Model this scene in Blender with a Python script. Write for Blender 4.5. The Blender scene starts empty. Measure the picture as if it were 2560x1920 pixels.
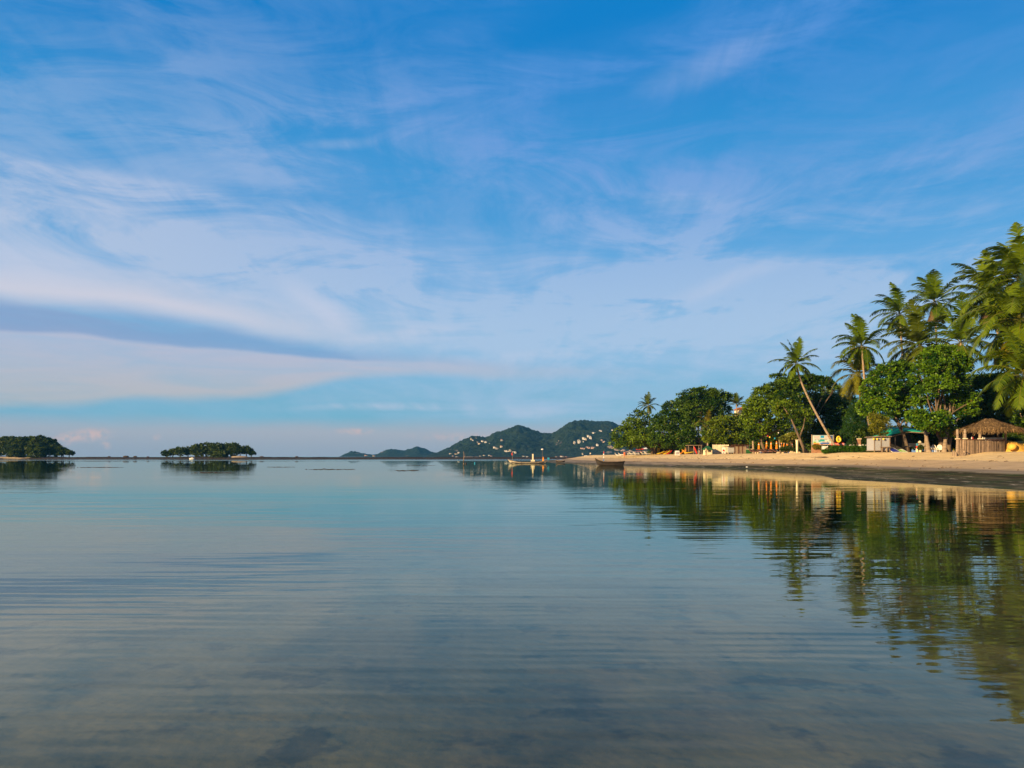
import bpy, math, random
import numpy as np
from mathutils import Vector, Matrix, Quaternion

# ------------------------------------------------------------------ camera
EXPO = 1.0
F = 1900.0      # focal length in pixels of a 2560 px wide frame
HOR = 1141.0    # row of the horizon in that frame
H = 1.8         # eye height above the water
scene = bpy.context.scene
COL = scene.collection
cam_d = bpy.data.cameras.new("camera")
cam = bpy.data.objects.new("camera", cam_d)
COL.objects.link(cam)
cam.location = (0, 0, H)
cam.rotation_euler = (math.radians(90), 0, 0)
cam_d.sensor_width = 36.0
cam_d.lens = 36.0 * F / 2560.0
cam_d.shift_y = (HOR - 960.0) / 2560.0
cam_d.clip_start = 0.1
cam_d.clip_end = 60000
scene.camera = cam
scene.render.resolution_x = 1024
scene.render.resolution_y = 768
scene.view_settings.view_transform = 'Standard'
scene.view_settings.look = 'None'
scene.view_settings.gamma = 1
scene.view_settings.exposure = EXPO
scene.view_settings.use_curve_mapping = False
scene.cycles.max_bounces = 8
scene.cycles.transparent_max_bounces = 12
scene.cycles.volume_bounces = 0
scene.cycles.caustics_reflective = False
scene.cycles.caustics_refractive = False

# ------------------------------------------------------------------ sun
SUN_AZ = -130.0   # degrees clockwise from the view direction (+Y)
SUN_EL = 14.0
sa, se = math.radians(SUN_AZ), math.radians(SUN_EL)
sdir = Vector((math.sin(sa) * math.cos(se), math.cos(sa) * math.cos(se), math.sin(se)))
sl = bpy.data.lights.new("sun", 'SUN')
sun = bpy.data.objects.new("sun", sl)
COL.objects.link(sun)
sun.location = (-30, -30, 60)
sun.rotation_euler = (-sdir).to_track_quat('-Z', 'Y').to_euler()
sl.energy = 5.0
sl.angle = math.radians(0.6)
sl.color = (1.0, 0.72, 0.36)

# ------------------------------------------------------------------ sky
def lin(r, g, b):
    f = lambda c: ((c / 255.0 + 0.055) / 1.055) ** 2.4 if c > 10.3 else c / 255.0 / 12.92
    return (f(r), f(g), f(b), 1.0)

class NT:
    """small helper that chains shader nodes"""
    def __init__(s, tree):
        s.t = tree; s.n = tree.nodes; s.l = tree.links
    def set(s, inp, v):
        if hasattr(v, 'node'): s.l.new(v, inp)
        elif v is not None: inp.default_value = v
    def math(s, op, a, b=None, c=None, clamp=False):
        n = s.n.new('ShaderNodeMath'); n.operation = op; n.use_clamp = clamp
        s.set(n.inputs[0], a)
        if b is not None: s.set(n.inputs[1], b)
        if c is not None: s.set(n.inputs[2], c)
        return n.outputs[0]
    def add(s, a, b): return s.math('ADD', a, b)
    def sub(s, a, b): return s.math('SUBTRACT', a, b)
    def mul(s, a, b): return s.math('MULTIPLY', a, b)
    def mx(s, a, b): return s.math('MAXIMUM', a, b)
    def ss(s, v, a, b, t0=0.0, t1=1.0):
        n = s.n.new('ShaderNodeMapRange'); n.interpolation_type = 'SMOOTHSTEP'
        s.set(n.inputs[0], v); s.set(n.inputs[1], a); s.set(n.inputs[2], b)
        s.set(n.inputs[3], t0); s.set(n.inputs[4], t1)
        return n.outputs[0]
    def comb(s, x, y, z=0.0):
        n = s.n.new('ShaderNodeCombineXYZ')
        s.set(n.inputs[0], x); s.set(n.inputs[1], y); s.set(n.inputs[2], z)
        return n.outputs[0]
    def sep(s, v):
        n = s.n.new('ShaderNodeSeparateXYZ'); s.l.new(v, n.inputs[0]); return n.outputs
    def noise(s, v, scale, detail=3.0, rough=0.5, dist=0.0, color=False):
        n = s.n.new('ShaderNodeTexNoise')
        if v is not None: s.l.new(v, n.inputs['Vector'])
        n.inputs['Scale'].default_value = scale
        n.inputs['Detail'].default_value = detail
        n.inputs['Roughness'].default_value = rough
        n.inputs['Distortion'].default_value = dist
        return n.outputs['Color' if color else 'Fac']
    def mapping(s, v, loc=(0, 0, 0), rot=(0, 0, 0), scale=(1, 1, 1), kind='POINT'):
        n = s.n.new('ShaderNodeMapping'); n.vector_type = kind
        s.l.new(v, n.inputs[0])
        n.inputs[1].default_value = loc; n.inputs[2].default_value = rot; n.inputs[3].default_value = scale
        return n.outputs[0]
    def mix(s, fac, a, b, blend='MIX'):
        n = s.n.new('ShaderNodeMix'); n.data_type = 'RGBA'; n.blend_type = blend
        s.set(n.inputs[0], fac); s.set(n.inputs[6], a); s.set(n.inputs[7], b)
        return n.outputs[2]
    def curve(s, v, pts):
        n = s.n.new('ShaderNodeFloatCurve'); s.l.new(v, n.inputs[1])
        c = n.mapping.curves[0]
        while len(c.points) > 2: c.points.remove(c.points[1])
        c.points[0].location = pts[0]; c.points[1].location = pts[-1]
        for p in pts[1:-1]: c.points.new(*p)
        n.mapping.update()
        return n.outputs[0]

def azel(px, py):
    az = math.atan((px - 1280) / F)
    return math.degrees(az), math.degrees(math.atan((HOR - py) / F * math.cos(az)))

world = bpy.data.worlds.new("World")
scene.world = world
world.use_nodes = True
world.cycles.sampling_method = "MANUAL"
world.cycles.sample_map_resolution = 256
wt = world.node_tree
wt.nodes.clear()
w = NT(wt)
out = wt.nodes.new('ShaderNodeOutputWorld')
bg = wt.nodes.new('ShaderNodeBackground')
wt.links.new(bg.outputs[0], out.inputs[0])
SKY_S = 0.10
bg.inputs[1].default_value = SKY_S
sky = wt.nodes.new('ShaderNodeTexSky')
sky.sky_type = 'NISHITA'; sky.sun_disc = False
sky.sun_elevation = math.radians(SUN_EL); sky.sun_rotation = math.radians(SUN_AZ)
sky.air_density = 1.0; sky.dust_density = 0.6; sky.ozone_density = 3.0
tc = wt.nodes.new('ShaderNodeTexCoord')
dx, dy, dz = w.sep(tc.outputs['Generated'])
az = w.mul(w.math('ARCTAN2', dx, dy), 57.29578)
el = w.mul(w.math('ARCSINE', dz), 57.29578)
V0 = w.comb(az, el)
# soft domain warp, in degrees
wn = wt.nodes.new('ShaderNodeVectorMath'); wn.operation = 'MULTIPLY_ADD'
wt.links.new(w.noise(w.mapping(V0, scale=(0.05, 0.16, 1)), 1.0, 2.0, 0.5, color=True), wn.inputs[0])
wn.inputs[1].default_value = (7.0, 1.6, 0)
wn.inputs[2].default_value = (-3.5, -0.8, 0)
wv = wt.nodes.new('ShaderNodeVectorMath'); wv.operation = 'ADD'
wt.links.new(V0, wv.inputs[0]); wt.links.new(wn.outputs[0], wv.inputs[1])
V = wv.outputs[0]
# cirrus sheet overhead, streaks run away from the viewer
den = w.mx(w.add(dz, 0.10), 0.03)
plane = w.comb(w.math('DIVIDE', dx, den), w.math('DIVIDE', dy, den))
cir1 = w.noise(w.mapping(plane, rot=(0, 0, math.radians(14)), scale=(0.75, 0.22, 1)), 1.6, 4.0, 0.58, 0.7)
cir2 = w.noise(w.mapping(plane, rot=(0, 0, math.radians(-22)), scale=(1.0, 0.20, 1)), 4.5, 4.0, 0.62, 1.2)
wisp = w.add(w.mul(cir1, 0.62), w.mul(cir2, 0.38))
fine = w.noise(w.mapping(V0, rot=(0, 0, math.radians(-7)), scale=(0.05, 0.42, 1)), 1.7, 5.0, 0.6, 0.8)

def blobs(lst):
    tot = None
    for (px, py, rx, ry, rot, amp) in lst:
        a, e = azel(px, py)
        m = w.mapping(V, loc=(a, e, 0), rot=(0, 0, math.radians(rot)), scale=(rx, ry, 1), kind='TEXTURE')
        g = wt.nodes.new('ShaderNodeTexGradient'); g.gradient_type = 'SPHERICAL'
        wt.links.new(m, g.inputs[0])
        f = w.ss(g.outputs['Fac'], 0.0, 0.9, 0.0, amp)
        tot = f if tot is None else w.add(tot, f)
    return tot

SKY_SAT = 1.25
SKY_TINT = (0.62, 0.95, 1.08, 1)
VEIL_MASK = [(1750, 620, 24, 4, 8, 0.45), (1600, 420, 22, 3.5, -4, 0.4), (2150, 700, 20, 4, 10, 0.4), (1500, 760, 26, 3.5, 0, 0.35), (1800, 150, 24, 5.5, 14, 0.51), (1000, 300, 22, 5, 10, 0.45), (300, 560, 20, 4, -8, 0.35), (420, 480, 18, 1.2, -3, 0.45), (200, 590, 16, 1.0, -6, 0.5), (620, 660, 18, 1.0, -8, 0.45),
             (1550, 500, 16, 5, -10, 0.48), (1700, 760, 22, 5, 12, 0.54), (2300, 450, 18, 6, 5, 0.33),
             (1000, 700, 26, 5, -3, 0.36), (2000, 850, 20, 5, 0, 0.30)]
SOFT = [(1550, 900, 34, 5.5, 0, 0.46), (2000, 780, 26, 5.5, 6, 0.34), (100, 480, 16, 2.2, -4, 0.34),
        (250, 665, 20, 2.2, -5, 0.30), (700, 620, 22, 3, -2, 0.22), (1100, 720, 26, 4.5, -4, 0.38),
        (1000, 830, 22, 3.5, -8, 0.38), (500, 140, 12, 3, 8, 0.14), (1200, 60, 12, 3, 20, 0.14),
        (1350, 200, 22, 2.6, 12, 0.22), (1900, 90, 22, 3.0, 14, 0.26), (2400, 250, 16, 8, 10, 0.19),
        (1250, 1010, 22, 2.0, 0, 0.31), (1500, 1050, 20, 2.2, 0, 0.31), (700, 450, 20, 4, 4, 0.19),
        (1500, 520, 14, 3, -10, 0.19), (1350, 640, 30, 5, 0, 0.19), (2200, 1000, 20, 3, 0, 0.22)]
BRIGHT = [(790, 775, 4.5, 1.5, -38, 0.55), (1010, 832, 6, 0.7, 9, 0.5), (1820, 700, 11, 0.9, 16, 0.40),
          (40, 640, 8, 2.2, -6, 0.55), (850, 355, 4, 0.5, 4, 0.30), (1780, 160, 8, 1.6, 14, 0.25),
          (1700, 500, 5, 1.0, -8, 0.18), (1300, 895, 8, 0.7, 3, 0.25), (980, 1018, 8, 0.45, 2, 0.5), (1300, 1030, 9, 0.8, -3, 0.4)]
PUFFS = [(225, 1086, 1.7, 0.62, 4, 1.0), (155, 1098, 1.3, 0.6, 10, 0.9), (265, 1110, .5, .35, 0, .6), (905, 1078, 1.9, 0.35, 0, 0.75), (415, 1090, .6, .3, 0, .5), (1150, 1088, 4.5, .45, 0, .5)]
WAVE = 0.0065
HAZE = 7e-5
# sky colour: graded
hs = wt.nodes.new('ShaderNodeHueSaturation')
hs.inputs['Saturation'].default_value = SKY_SAT
wt.links.new(sky.outputs[0], hs.inputs['Color'])
base = w.mix(1.0, hs.outputs[0], SKY_TINT, 'MULTIPLY')
def k(c):  # display colour -> radiance before the Background strength
    r, g, b, _ = lin(*c)
    s_ = SKY_S * 2 ** EXPO
    return (r / s_, g / s_, b / s_, 1)
rp = wt.nodes.new('ShaderNodeValToRGB')
rp.color_ramp.interpolation = 'EASE'
wt.links.new(w.mul(el, 1 / 40.0), rp.inputs[0])
stops = [(0, (150, 182, 200)), (3, (120, 182, 210)), (8, (122, 184, 224)), (13, (96, 168, 222)), (19, (58, 151, 214)), (30, (6, 126, 202)), (40, (0, 92, 180))]
er = rp.color_ramp.elements
er[0].position = 0; er[0].color = lin(*stops[0][1]); er[1].position = 1; er[1].color = lin(*stops[-1][1])
for e_, c_ in stops[1:-1]:
    x_ = er.new(e_ / 40.0); x_.color = lin(*c_)
g_ = 1 / (SKY_S * 2 ** EXPO)
c = w.mix(w.ss(el, 60.0, 34.0, 0.15, 0.95), base, w.mix(1.0, rp.outputs[0], (g_, g_, g_, 1), 'MULTIPLY'))
fin2 = w.noise(w.mapping(V, rot=(0, 0, math.radians(-9)), scale=(0.07, 0.26, 1)), 1.0, 6.0, 0.66, 0.9)
wisp2 = w.add(w.mul(wisp, 0.45), w.mul(fin2, 0.55))
veil = w.mul(w.ss(wisp2, 0.38, 0.60), blobs(VEIL_MASK))
veil0 = w.mul(w.ss(wisp2, 0.42, 0.62), w.mul(w.ss(el, -1.0, 8.0, 0.0, 0.42), w.ss(el, 32.0, 16.0, 0.5, 1.0)))
soft = w.mul(blobs(SOFT), w.ss(w.add(w.mul(fine, 0.6), w.mul(wisp2, 0.4)), 0.34, 0.60, 0.42, 1.0))
op = w.math('MINIMUM', w.add(w.add(veil, veil0), soft), 0.93)
ccol = w.mix(w.ss(el, 7.0, 26.0), k((178, 203, 233)), k((92, 150, 220)))
ccol = w.mix(w.ss(az, -34.0, 6.0, 0.75, 0.0), ccol, k((190, 202, 226)))
c = w.mix(op, c, ccol)
# the long lavender band with a bright streak above and a cloud bank below
t = w.math('DIVIDE', w.add(az, 40.0), 80.0)
def edge(pts):   # [(px, py)] -> elevation as a curve of azimuth
    q = []
    for (a, e) in [azel(*p) for p in pts]: q.append(((a + 40) / 80.0, e / 20.0))
    q = [(0.0, q[0][1])] + q + [(1.0, q[-1][1])]
    return w.mul(w.curve(t, q), 20.0)
wob = w.mul(w.sub(w.noise(w.mapping(V0, scale=(0.09, 0.3, 1)), 1.0, 3.0, 0.5), 0.5), 1.2)
elw = w.add(el, wob)
top = edge([(0, 834), (174, 838), (289, 852), (434, 870), (579, 884), (752, 896), (868, 903), (1100, 915), (1400, 935)])
bot = edge([(0, 1028), (200, 1026), (330, 1012), (470, 1008), (650, 1002), (780, 978), (900, 955), (1040, 948), (1300, 956)])
up = edge([(0, 742), (289, 768), (521, 803), (700, 838), (868, 860), (1100, 890), (1400, 920)])
dband = w.mul(w.ss(w.sub(elw, top), -0.05, 0.35), w.ss(w.sub(up, elw), -0.8, 0.9))
dband = w.mul(dband, w.ss(az, 1.0, -16.0, 0.0, 0.86))
dband = w.mul(dband, w.ss(fine, 0.30, 0.58, 0.50, 1.0))
bank = w.mul(w.ss(w.sub(top, elw), -0.9, 0.0), w.ss(w.sub(elw, bot), -0.15, 0.9))
bank = w.mul(bank, w.ss(az, 16.0, -12.0, 0.0, 0.93))
bank = w.mul(bank, w.ss(fine, 0.3, 0.62, 0.66, 1.0))
c = w.mix(bank, c, w.mix(w.ss(el, 3.0, 8.0), k((206, 196, 194)), k((192, 194, 215))))
c = w.mix(dband, c, w.mix(w.ss(az, -34.0, -14.0), k((142, 165, 206)), k((128, 168, 212))))
strk = w.mul(w.ss(w.sub(elw, up), -0.8, 0.7), w.ss(w.sub(elw, up), 3.0, 0.5))
strk = w.mul(strk, w.ss(az, -2.0, -25.0, 0.0, 0.95))
c = w.mix(strk, c, k((214, 212, 226)))
hi = blobs(BRIGHT)
c = w.mix(w.mul(hi, w.ss(wisp, 0.38, 0.6, 0.25, 1.0)), c, k((208, 212, 232)))
# hazy band along the horizon, faintly pink on its upper edge
elh = w.add(el, w.mul(w.sub(w.noise(w.mapping(V0, scale=(0.16, 0.5, 1)), 1.0, 4.0, 0.55), 0.5), 0.8))
hz = w.ss(elh, 3.1, 1.6, 0.0, 0.86)
hz = w.mul(hz, w.ss(az, 40.0, 5.0, 0.6, 1.0))
c = w.mix(hz, c, w.mix(w.ss(el, 0.0, 2.2), k((160, 168, 184)), k((186, 182, 190))))
c = w.mix(w.mul(blobs(PUFFS), w.ss(w.noise(V0, 1.6, 5.0, 0.6), 0.35, 0.6)), c, k((219, 189, 183)))
wt.links.new(c, bg.inputs[0])


# ------------------------------------------------------------------ tags
def tag(o, label=None, cat=None, group=None, kind=None):
    if label: o['label'] = label
    if cat: o['category'] = cat
    if group: o['group'] = group
    if kind: o['kind'] = kind
    return o

def thing(name, label, cat, loc=(0, 0, 0), rz=0.0, group=None):
    o = bpy.data.objects.new(name, None)
    COL.objects.link(o)
    o.location = loc; o.rotation_euler = (0, 0, rz)
    o.empty_display_size = 0.3
    return tag(o, label, cat, group)

# ------------------------------------------------------------------ materials
MATS = {}
def newmat(name):
    m = bpy.data.materials.new(name); m.use_nodes = True
    m.node_tree.nodes.clear()
    q = NT(m.node_tree)
    o = m.node_tree.nodes.new('ShaderNodeOutputMaterial')
    return m, q, o

def pbr(q, o, col, rough=0.7, spec=0.35, bump=None, bstr=0.5, bdist=0.02, metal=0.0):
    b = q.n.new('ShaderNodeBsdfPrincipled')
    q.set(b.inputs['Base Color'], col); q.set(b.inputs['Roughness'], rough)
    b.inputs['Specular IOR Level'].default_value = spec
    b.inputs['Metallic'].default_value = metal
    if bump is not None:
        bn = q.n.new('ShaderNodeBump'); q.l.new(bump, bn.inputs['Height'])
        bn.inputs['Strength'].default_value = bstr; bn.inputs['Distance'].default_value = bdist
        q.l.new(bn.outputs[0], b.inputs['Normal'])
    q.l.new(b.outputs[0], o.inputs[0])
    return b

def mat(name, col, col2=None, rough=0.7, scale=4.0, spec=0.3, stretch=(1, 1, 1), bstr=0.3, bdist=0.02, metal=0.0, detail=5.0):
    """painted / natural surface: two tones broken up by noise, a little bump"""
    if name in MATS: return MATS[name]
    m, q, o = newmat(name)
    t = q.n.new('ShaderNodeTexCoord').outputs['Object']
    if stretch != (1, 1, 1): t = q.mapping(t, scale=stretch)
    n = q.noise(t, scale, detail, 0.6)
    col = tuple(col[:3]) + (1,)
    c2 = tuple((col2 or tuple(x * 0.72 for x in col[:3]))[:3]) + (1,)
    cc = q.mix(q.ss(n, 0.36, 0.64), c2, col)
    pbr(q, o, cc, rough, spec, n, bstr, bdist, metal)
    MATS[name] = m
    return m

def leafmat(name, translucency=0.35, rough=0.5):
    if name in MATS: return MATS[name]
    m, q, o = newmat(name)
    a = q.n.new('ShaderNodeAttribute'); a.attribute_name = 'col'
    b = q.n.new('ShaderNodeBsdfPrincipled')
    q.l.new(a.outputs['Color'], b.inputs['Base Color'])
    b.inputs['Roughness'].default_value = rough
    b.inputs['Specular IOR Level'].default_value = 0.14
    tr = q.n.new('ShaderNodeBsdfTranslucent')
    q.l.new(q.mix(1.0, a.outputs['Color'], (1.5, 1.35, 0.45, 1), 'MULTIPLY'), tr.inputs[0])
    mx = q.n.new('ShaderNodeMixShader'); mx.inputs[0].default_value = translucency
    q.l.new(b.outputs[0], mx.inputs[1]); q.l.new(tr.outputs[0], mx.inputs[2])
    q.l.new(mx.outputs[0], o.inputs[0])
    MATS[name] = m
    return m

def colmat(name, rough=0.7, spec=0.3, vary=0.25, scale=3.0):
    """surface whose paint comes from the mesh's own face colours"""
    if name in MATS: return MATS[name]
    m, q, o = newmat(name)
    a = q.n.new('ShaderNodeAttribute'); a.attribute_name = 'col'
    t = q.n.new('ShaderNodeTexCoord').outputs['Object']
    n = q.noise(t, scale, 5.0, 0.6)
    v = q.ss(n, 0.3, 0.7, 1.0 - vary, 1.0)
    cc = q.mix(1.0, a.outputs['Color'], q.comb(v, v, v), 'MULTIPLY')
    pbr(q, o, cc, rough, spec, n, 0.2, 0.02)
    MATS[name] = m
    return m

# ------------------------------------------------------------------ mesh helper
def link_mesh(name, verts, faces, material, parent=None, cols=None, smooth=False):
    me = bpy.data.meshes.new(name)
    if isinstance(verts, np.ndarray) and isinstance(faces, np.ndarray):
        nv, nf, k = len(verts), len(faces), faces.shape[1]
        me.vertices.add(nv); me.vertices.foreach_set('co', verts.astype(np.float32).ravel())
        me.loops.add(nf * k); me.loops.foreach_set('vertex_index', faces.astype(np.int32).ravel())
        me.polygons.add(nf)
        me.polygons.foreach_set('loop_start', np.arange(0, nf * k, k, dtype=np.int32))
        me.polygons.foreach_set('loop_total', np.full(nf, k, dtype=np.int32))
        me.update(calc_edges=True)
    else:
        me.from_pydata([tuple(v) for v in verts], [], [tuple(f) for f in faces])
        me.update()
    if cols is not None:
        at = me.attributes.new('col', 'FLOAT_COLOR', 'FACE')
        cols = np.asarray(cols, dtype=np.float32)
        if cols.shape[1] == 3: cols = np.hstack([cols, np.ones((len(cols), 1), np.float32)])
        at.data.foreach_set('color', cols.ravel())
    if smooth:
        me.polygons.foreach_set('use_smooth', np.ones(len(me.polygons), dtype=bool))
    me.materials.append(material)
    o = bpy.data.objects.new(name, me)
    COL.objects.link(o)
    if parent is not None: o.parent = parent
    return o

class MB:
    def __init__(s, M=None): s.v = []; s.f = []; s.c = []; s.M = M or Matrix(); s.col = (0.5, 0.5, 0.5)
    def _add(s, vs, fs, col=None):
        b = len(s.v)
        s.v += [s.M @ Vector(v) for v in vs]
        s.f += [tuple(i + b for i in f) for f in fs]
        s.c += [col or s.col] * len(fs)
        return s
    def box(s, x0, x1, y0, y1, z0, z1, col=None):
        vs = [(x, y, z) for z in (z0, z1) for y in (y0, y1) for x in (x0, x1)]
        return s._add(vs, [(0, 2, 3, 1), (4, 5, 7, 6), (0, 1, 5, 4), (1, 3, 7, 5), (3, 2, 6, 7), (2, 0, 4, 6)], col)
    def tube(s, pts, rads, n=8, col=None, cap=True):
        pts = [Vector(p) for p in pts]
        if not hasattr(rads, '__len__'): rads = [rads] * len(pts)
        vs = []; fs = []
        for i, p in enumerate(pts):
            t = (pts[min(i + 1, len(pts) - 1)] - pts[max(i - 1, 0)])
            t = t.normalized() if t.length > 1e-9 else Vector((0, 0, 1))
            a = t.cross(Vector((0.13, 1, 0.07)) if abs(t.y) < 0.9 else Vector((1, 0.1, 0))).normalized()
            b = t.cross(a)
            for j in range(n):
                u = 2 * math.pi * j / n
                vs.append(p + (a * math.cos(u) + b * math.sin(u)) * rads[i])
        for i in range(len(pts) - 1):
            for j in range(n):
                fs.append((i * n + j, i * n + (j + 1) % n, (i + 1) * n + (j + 1) % n, (i + 1) * n + j))
        if cap: fs += [tuple(range(n))[::-1], tuple(range((len(pts) - 1) * n, len(pts) * n))]
        return s._add(vs, fs, col)
    def lathe(s, prof, n=12, c=(0, 0, 0), col=None):
        return s.tube([(c[0], c[1], c[2] + z) for r, z in prof], [max(r, 0.0005) for r, z in prof], n, col)
    def ell(s, c, r, n=10, m=6, col=None, jit=0.0, rnd=random):
        vs = [(c[0], c[1], c[2] - r[2])]; fs = []
        for i in range(1, m):
            th = math.pi * i / m
            for j in range(n):
                u = 2 * math.pi * j / n
                k_ = 1 + rnd.uniform(-jit, jit)
                vs.append((c[0] + r[0] * math.sin(th) * math.cos(u) * k_, c[1] + r[1] * math.sin(th) * math.sin(u) * k_, c[2] - r[2] * math.cos(th) * k_))
        vs.append((c[0], c[1], c[2] + r[2]))
        for j in range(n): fs.append((0, 1 + (j + 1) % n, 1 + j))
        for i in range(m - 2):
            for j in range(n):
                a = 1 + i * n
                fs.append((a + j, a + (j + 1) % n, a + n + (j + 1) % n, a + n + j))
        L = len(vs) - 1; a = 1 + (m - 2) * n
        for j in range(n): fs.append((a + j, a + (j + 1) % n, L))
        return s._add(vs, fs, col)
    def prism(s, poly, y0, y1, col=None):
        """outline in x,z pushed from y0 to y1"""
        n = len(poly)
        vs = [(x, y0, z) for x, z in poly] + [(x, y1, z) for x, z in poly]
        fs = [tuple(range(n)), tuple(range(2 * n - 1, n - 1, -1))]
        fs += [(i, i + n, (i + 1) % n + n, (i + 1) % n) for i in range(n)]
        return s._add(vs, fs, col)
    def face(s, vs, col=None):
        return s._add(vs, [tuple(range(len(vs)))], col)
    def build(s, name, material, parent=None, smooth=False, label=None):
        o = link_mesh(name, s.v, s.f, material, parent, s.c, smooth)
        if label: o['label'] = label
        return o

# ------------------------------------------------------------------ the ground
_sh = [(-60, 60), (0, 45), (20, 38), (30, 31), (40, 27.1), (49.6, 26.6), (60, 25.5), (68, 28), (79.5, 31.2), (88, 31.6),
       (110, 32.5), (131, 29), (149, 22.5), (201, 11), (260, 11), (342, 16.5), (400, 38), (520, 90), (900, 230), (2000, 520), (9000, 900)]
_bk = [(-60, 110), (0, 80), (40, 62), (80, 56), (94, 53.5), (105, 47), (130, 45.5), (150, 44.5), (175, 44), (190, 41), (215, 36),
       (260, 33), (342, 35), (400, 60), (520, 130), (900, 300), (2000, 620), (9000, 1000)]
shx = lambda y: np.interp(y, [p[0] for p in _sh], [p[1] for p in _sh])
bkx = lambda y: np.interp(y, [p[0] for p in _bk], [p[1] for p in _bk])
PZ = 2.32
def _hash_noise(x, y, s=1.0):
    return (np.sin(x * 1.7 * s + 1.3 * np.sin(y * 1.1 * s)) + np.sin(y * 1.9 * s + 1.7 * np.sin(x * 0.8 * s)) + np.sin((x + y) * 3.1 * s)) / 3.0
def gz(x, y):
    x = np.asarray(x, float); y = np.asarray(y, float)
    s0, b0 = shx(y), bkx(y)
    t = (x - s0) / (b0 - s0)
    up = np.interp(t, [0, 0.10, 0.25, 0.45, 0.7, 0.88, 1.0, 1.15], [0.0, 0.10, 0.30, 0.80, 1.50, 2.0, PZ, PZ + 0.03])
    d = s0 - x
    dn = -np.interp(d, [0, 3, 12, 40, 120, 400, 3000], [0, 0.16, 0.30, 0.42, 0.6, 1.2, 4.0])
    z = np.where(t > 0, up, dn)
    z = z + np.where(t > 0.5, 0.035, 0.012) * _hash_noise(x, y, 0.55) * np.where(z > 0.05, 1, 0.3)
    return z
def G(x, y): return float(gz(x, y))

def grid_axis(segs):
    a = []
    for (s0, s1, st) in segs: a += list(np.arange(s0, s1, st))
    a.append(segs[-1][1]); return np.array(a, float)
gx = grid_axis([(-9000, -1000, 1000), (-1000, -100, 100), (-100, 0, 10), (0, 80, 1.0), (80, 160, 8), (160, 1000, 60), (1000, 9000, 1000)])
gy = grid_axis([(-400, -20, 40), (-20, 30, 5), (30, 160, 1.2), (160, 270, 2.2), (270, 420, 10), (420, 1200, 60), (1200, 12000, 900)])
XX, YY = np.meshgrid(gx, gy)
ZZ = gz(XX, YY)
gv = np.stack([XX.ravel(), YY.ravel(), ZZ.ravel()], 1)
nx_, ny_ = len(gx), len(gy)
ii = (np.arange(ny_ - 1)[:, None] * nx_ + np.arange(nx_ - 1)[None, :]).ravel()
gf = np.stack([ii, ii + 1, ii + 1 + nx_, ii + nx_], 1)
m, q, o = newmat('beach_sand')
P = q.n.new('ShaderNodeNewGeometry').outputs['Position']
px_, py_, pz_ = q.sep(P)
n1 = q.noise(P, 0.35, 5.0, 0.6)
n2 = q.noise(P, 6.0, 4.0, 0.6)
n3 = q.noise(q.mapping(P, rot=(0, 0, 0.25), scale=(1, 0.16, 1)), 0.55, 6.0, 0.62)
n6 = q.noise(P, 1.7, 5.0, 0.65)
rut = q.noise(q.mapping(P, rot=(0, 0, -0.12), scale=(1, 0.05, 1)), 1.3, 3.0, 0.6)
nbig = q.noise(q.mapping(P, scale=(1, 0.3, 1)), 0.09, 4.0, 0.55)
dry = q.mix(q.ss(n1, 0.35, 0.65), (0.76, 0.52, 0.23, 1), (0.86, 0.61, 0.29, 1))
dry = q.mix(q.ss(n2, 0.55, 0.75, 0.0, 0.5), dry, (0.42, 0.29, 0.15, 1))
dry = q.mix(q.ss(n6, 0.56, 0.68, 0.0, 0.35), dry, (0.46, 0.32, 0.17, 1))
damp = q.mix(q.ss(n1, 0.35, 0.65), (0.50, 0.345, 0.18, 1), (0.57, 0.40, 0.22, 1))
wet = q.mix(q.ss(n3, 0.4, 0.62), (0.20, 0.155, 0.105, 1), (0.29, 0.23, 0.155, 1))
near = q.ss(py_, 150.0, 95.0)            # the flats widen towards the viewer
zz = q.add(pz_, q.mul(q.sub(nbig, 0.5), 0.35))
c1 = q.mix(q.ss(zz, 1.28, 1.42), damp, dry)
c2 = q.mix(q.ss(zz, 0.62, 0.80), wet, c1)
weedc = q.mix(q.ss(n3, 0.42, 0.62), (0.040, 0.033, 0.012, 1), (0.15, 0.12, 0.06, 1))
n4 = q.noise(q.mapping(P, rot=(0, 0, 0.3), scale=(1, 0.30, 1)), 1.3, 6.0, 0.75)
weedc = q.mix(q.ss(n1, 0.48, 0.60, 0.0, 0.85), weedc, (0.035, 0.050, 0.010, 1))
weedc = q.mix(q.ss(n4, 0.57, 0.64, 0.0, 0.9), weedc, (0.42, 0.35, 0.24, 1))
weedc = q.mix(q.ss(n4, 0.42, 0.34, 0.0, 0.7), weedc, (0.020, 0.016, 0.008, 1))
lim = q.add(0.26, q.mul(near, 0.34))
weed = q.mul(q.ss(zz, lim, q.sub(lim, 0.14)), q.ss(q.add(n3, q.mul(near, 0.22)), 0.38, 0.52))
c3 = q.mix(weed, c2, weedc)
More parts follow.
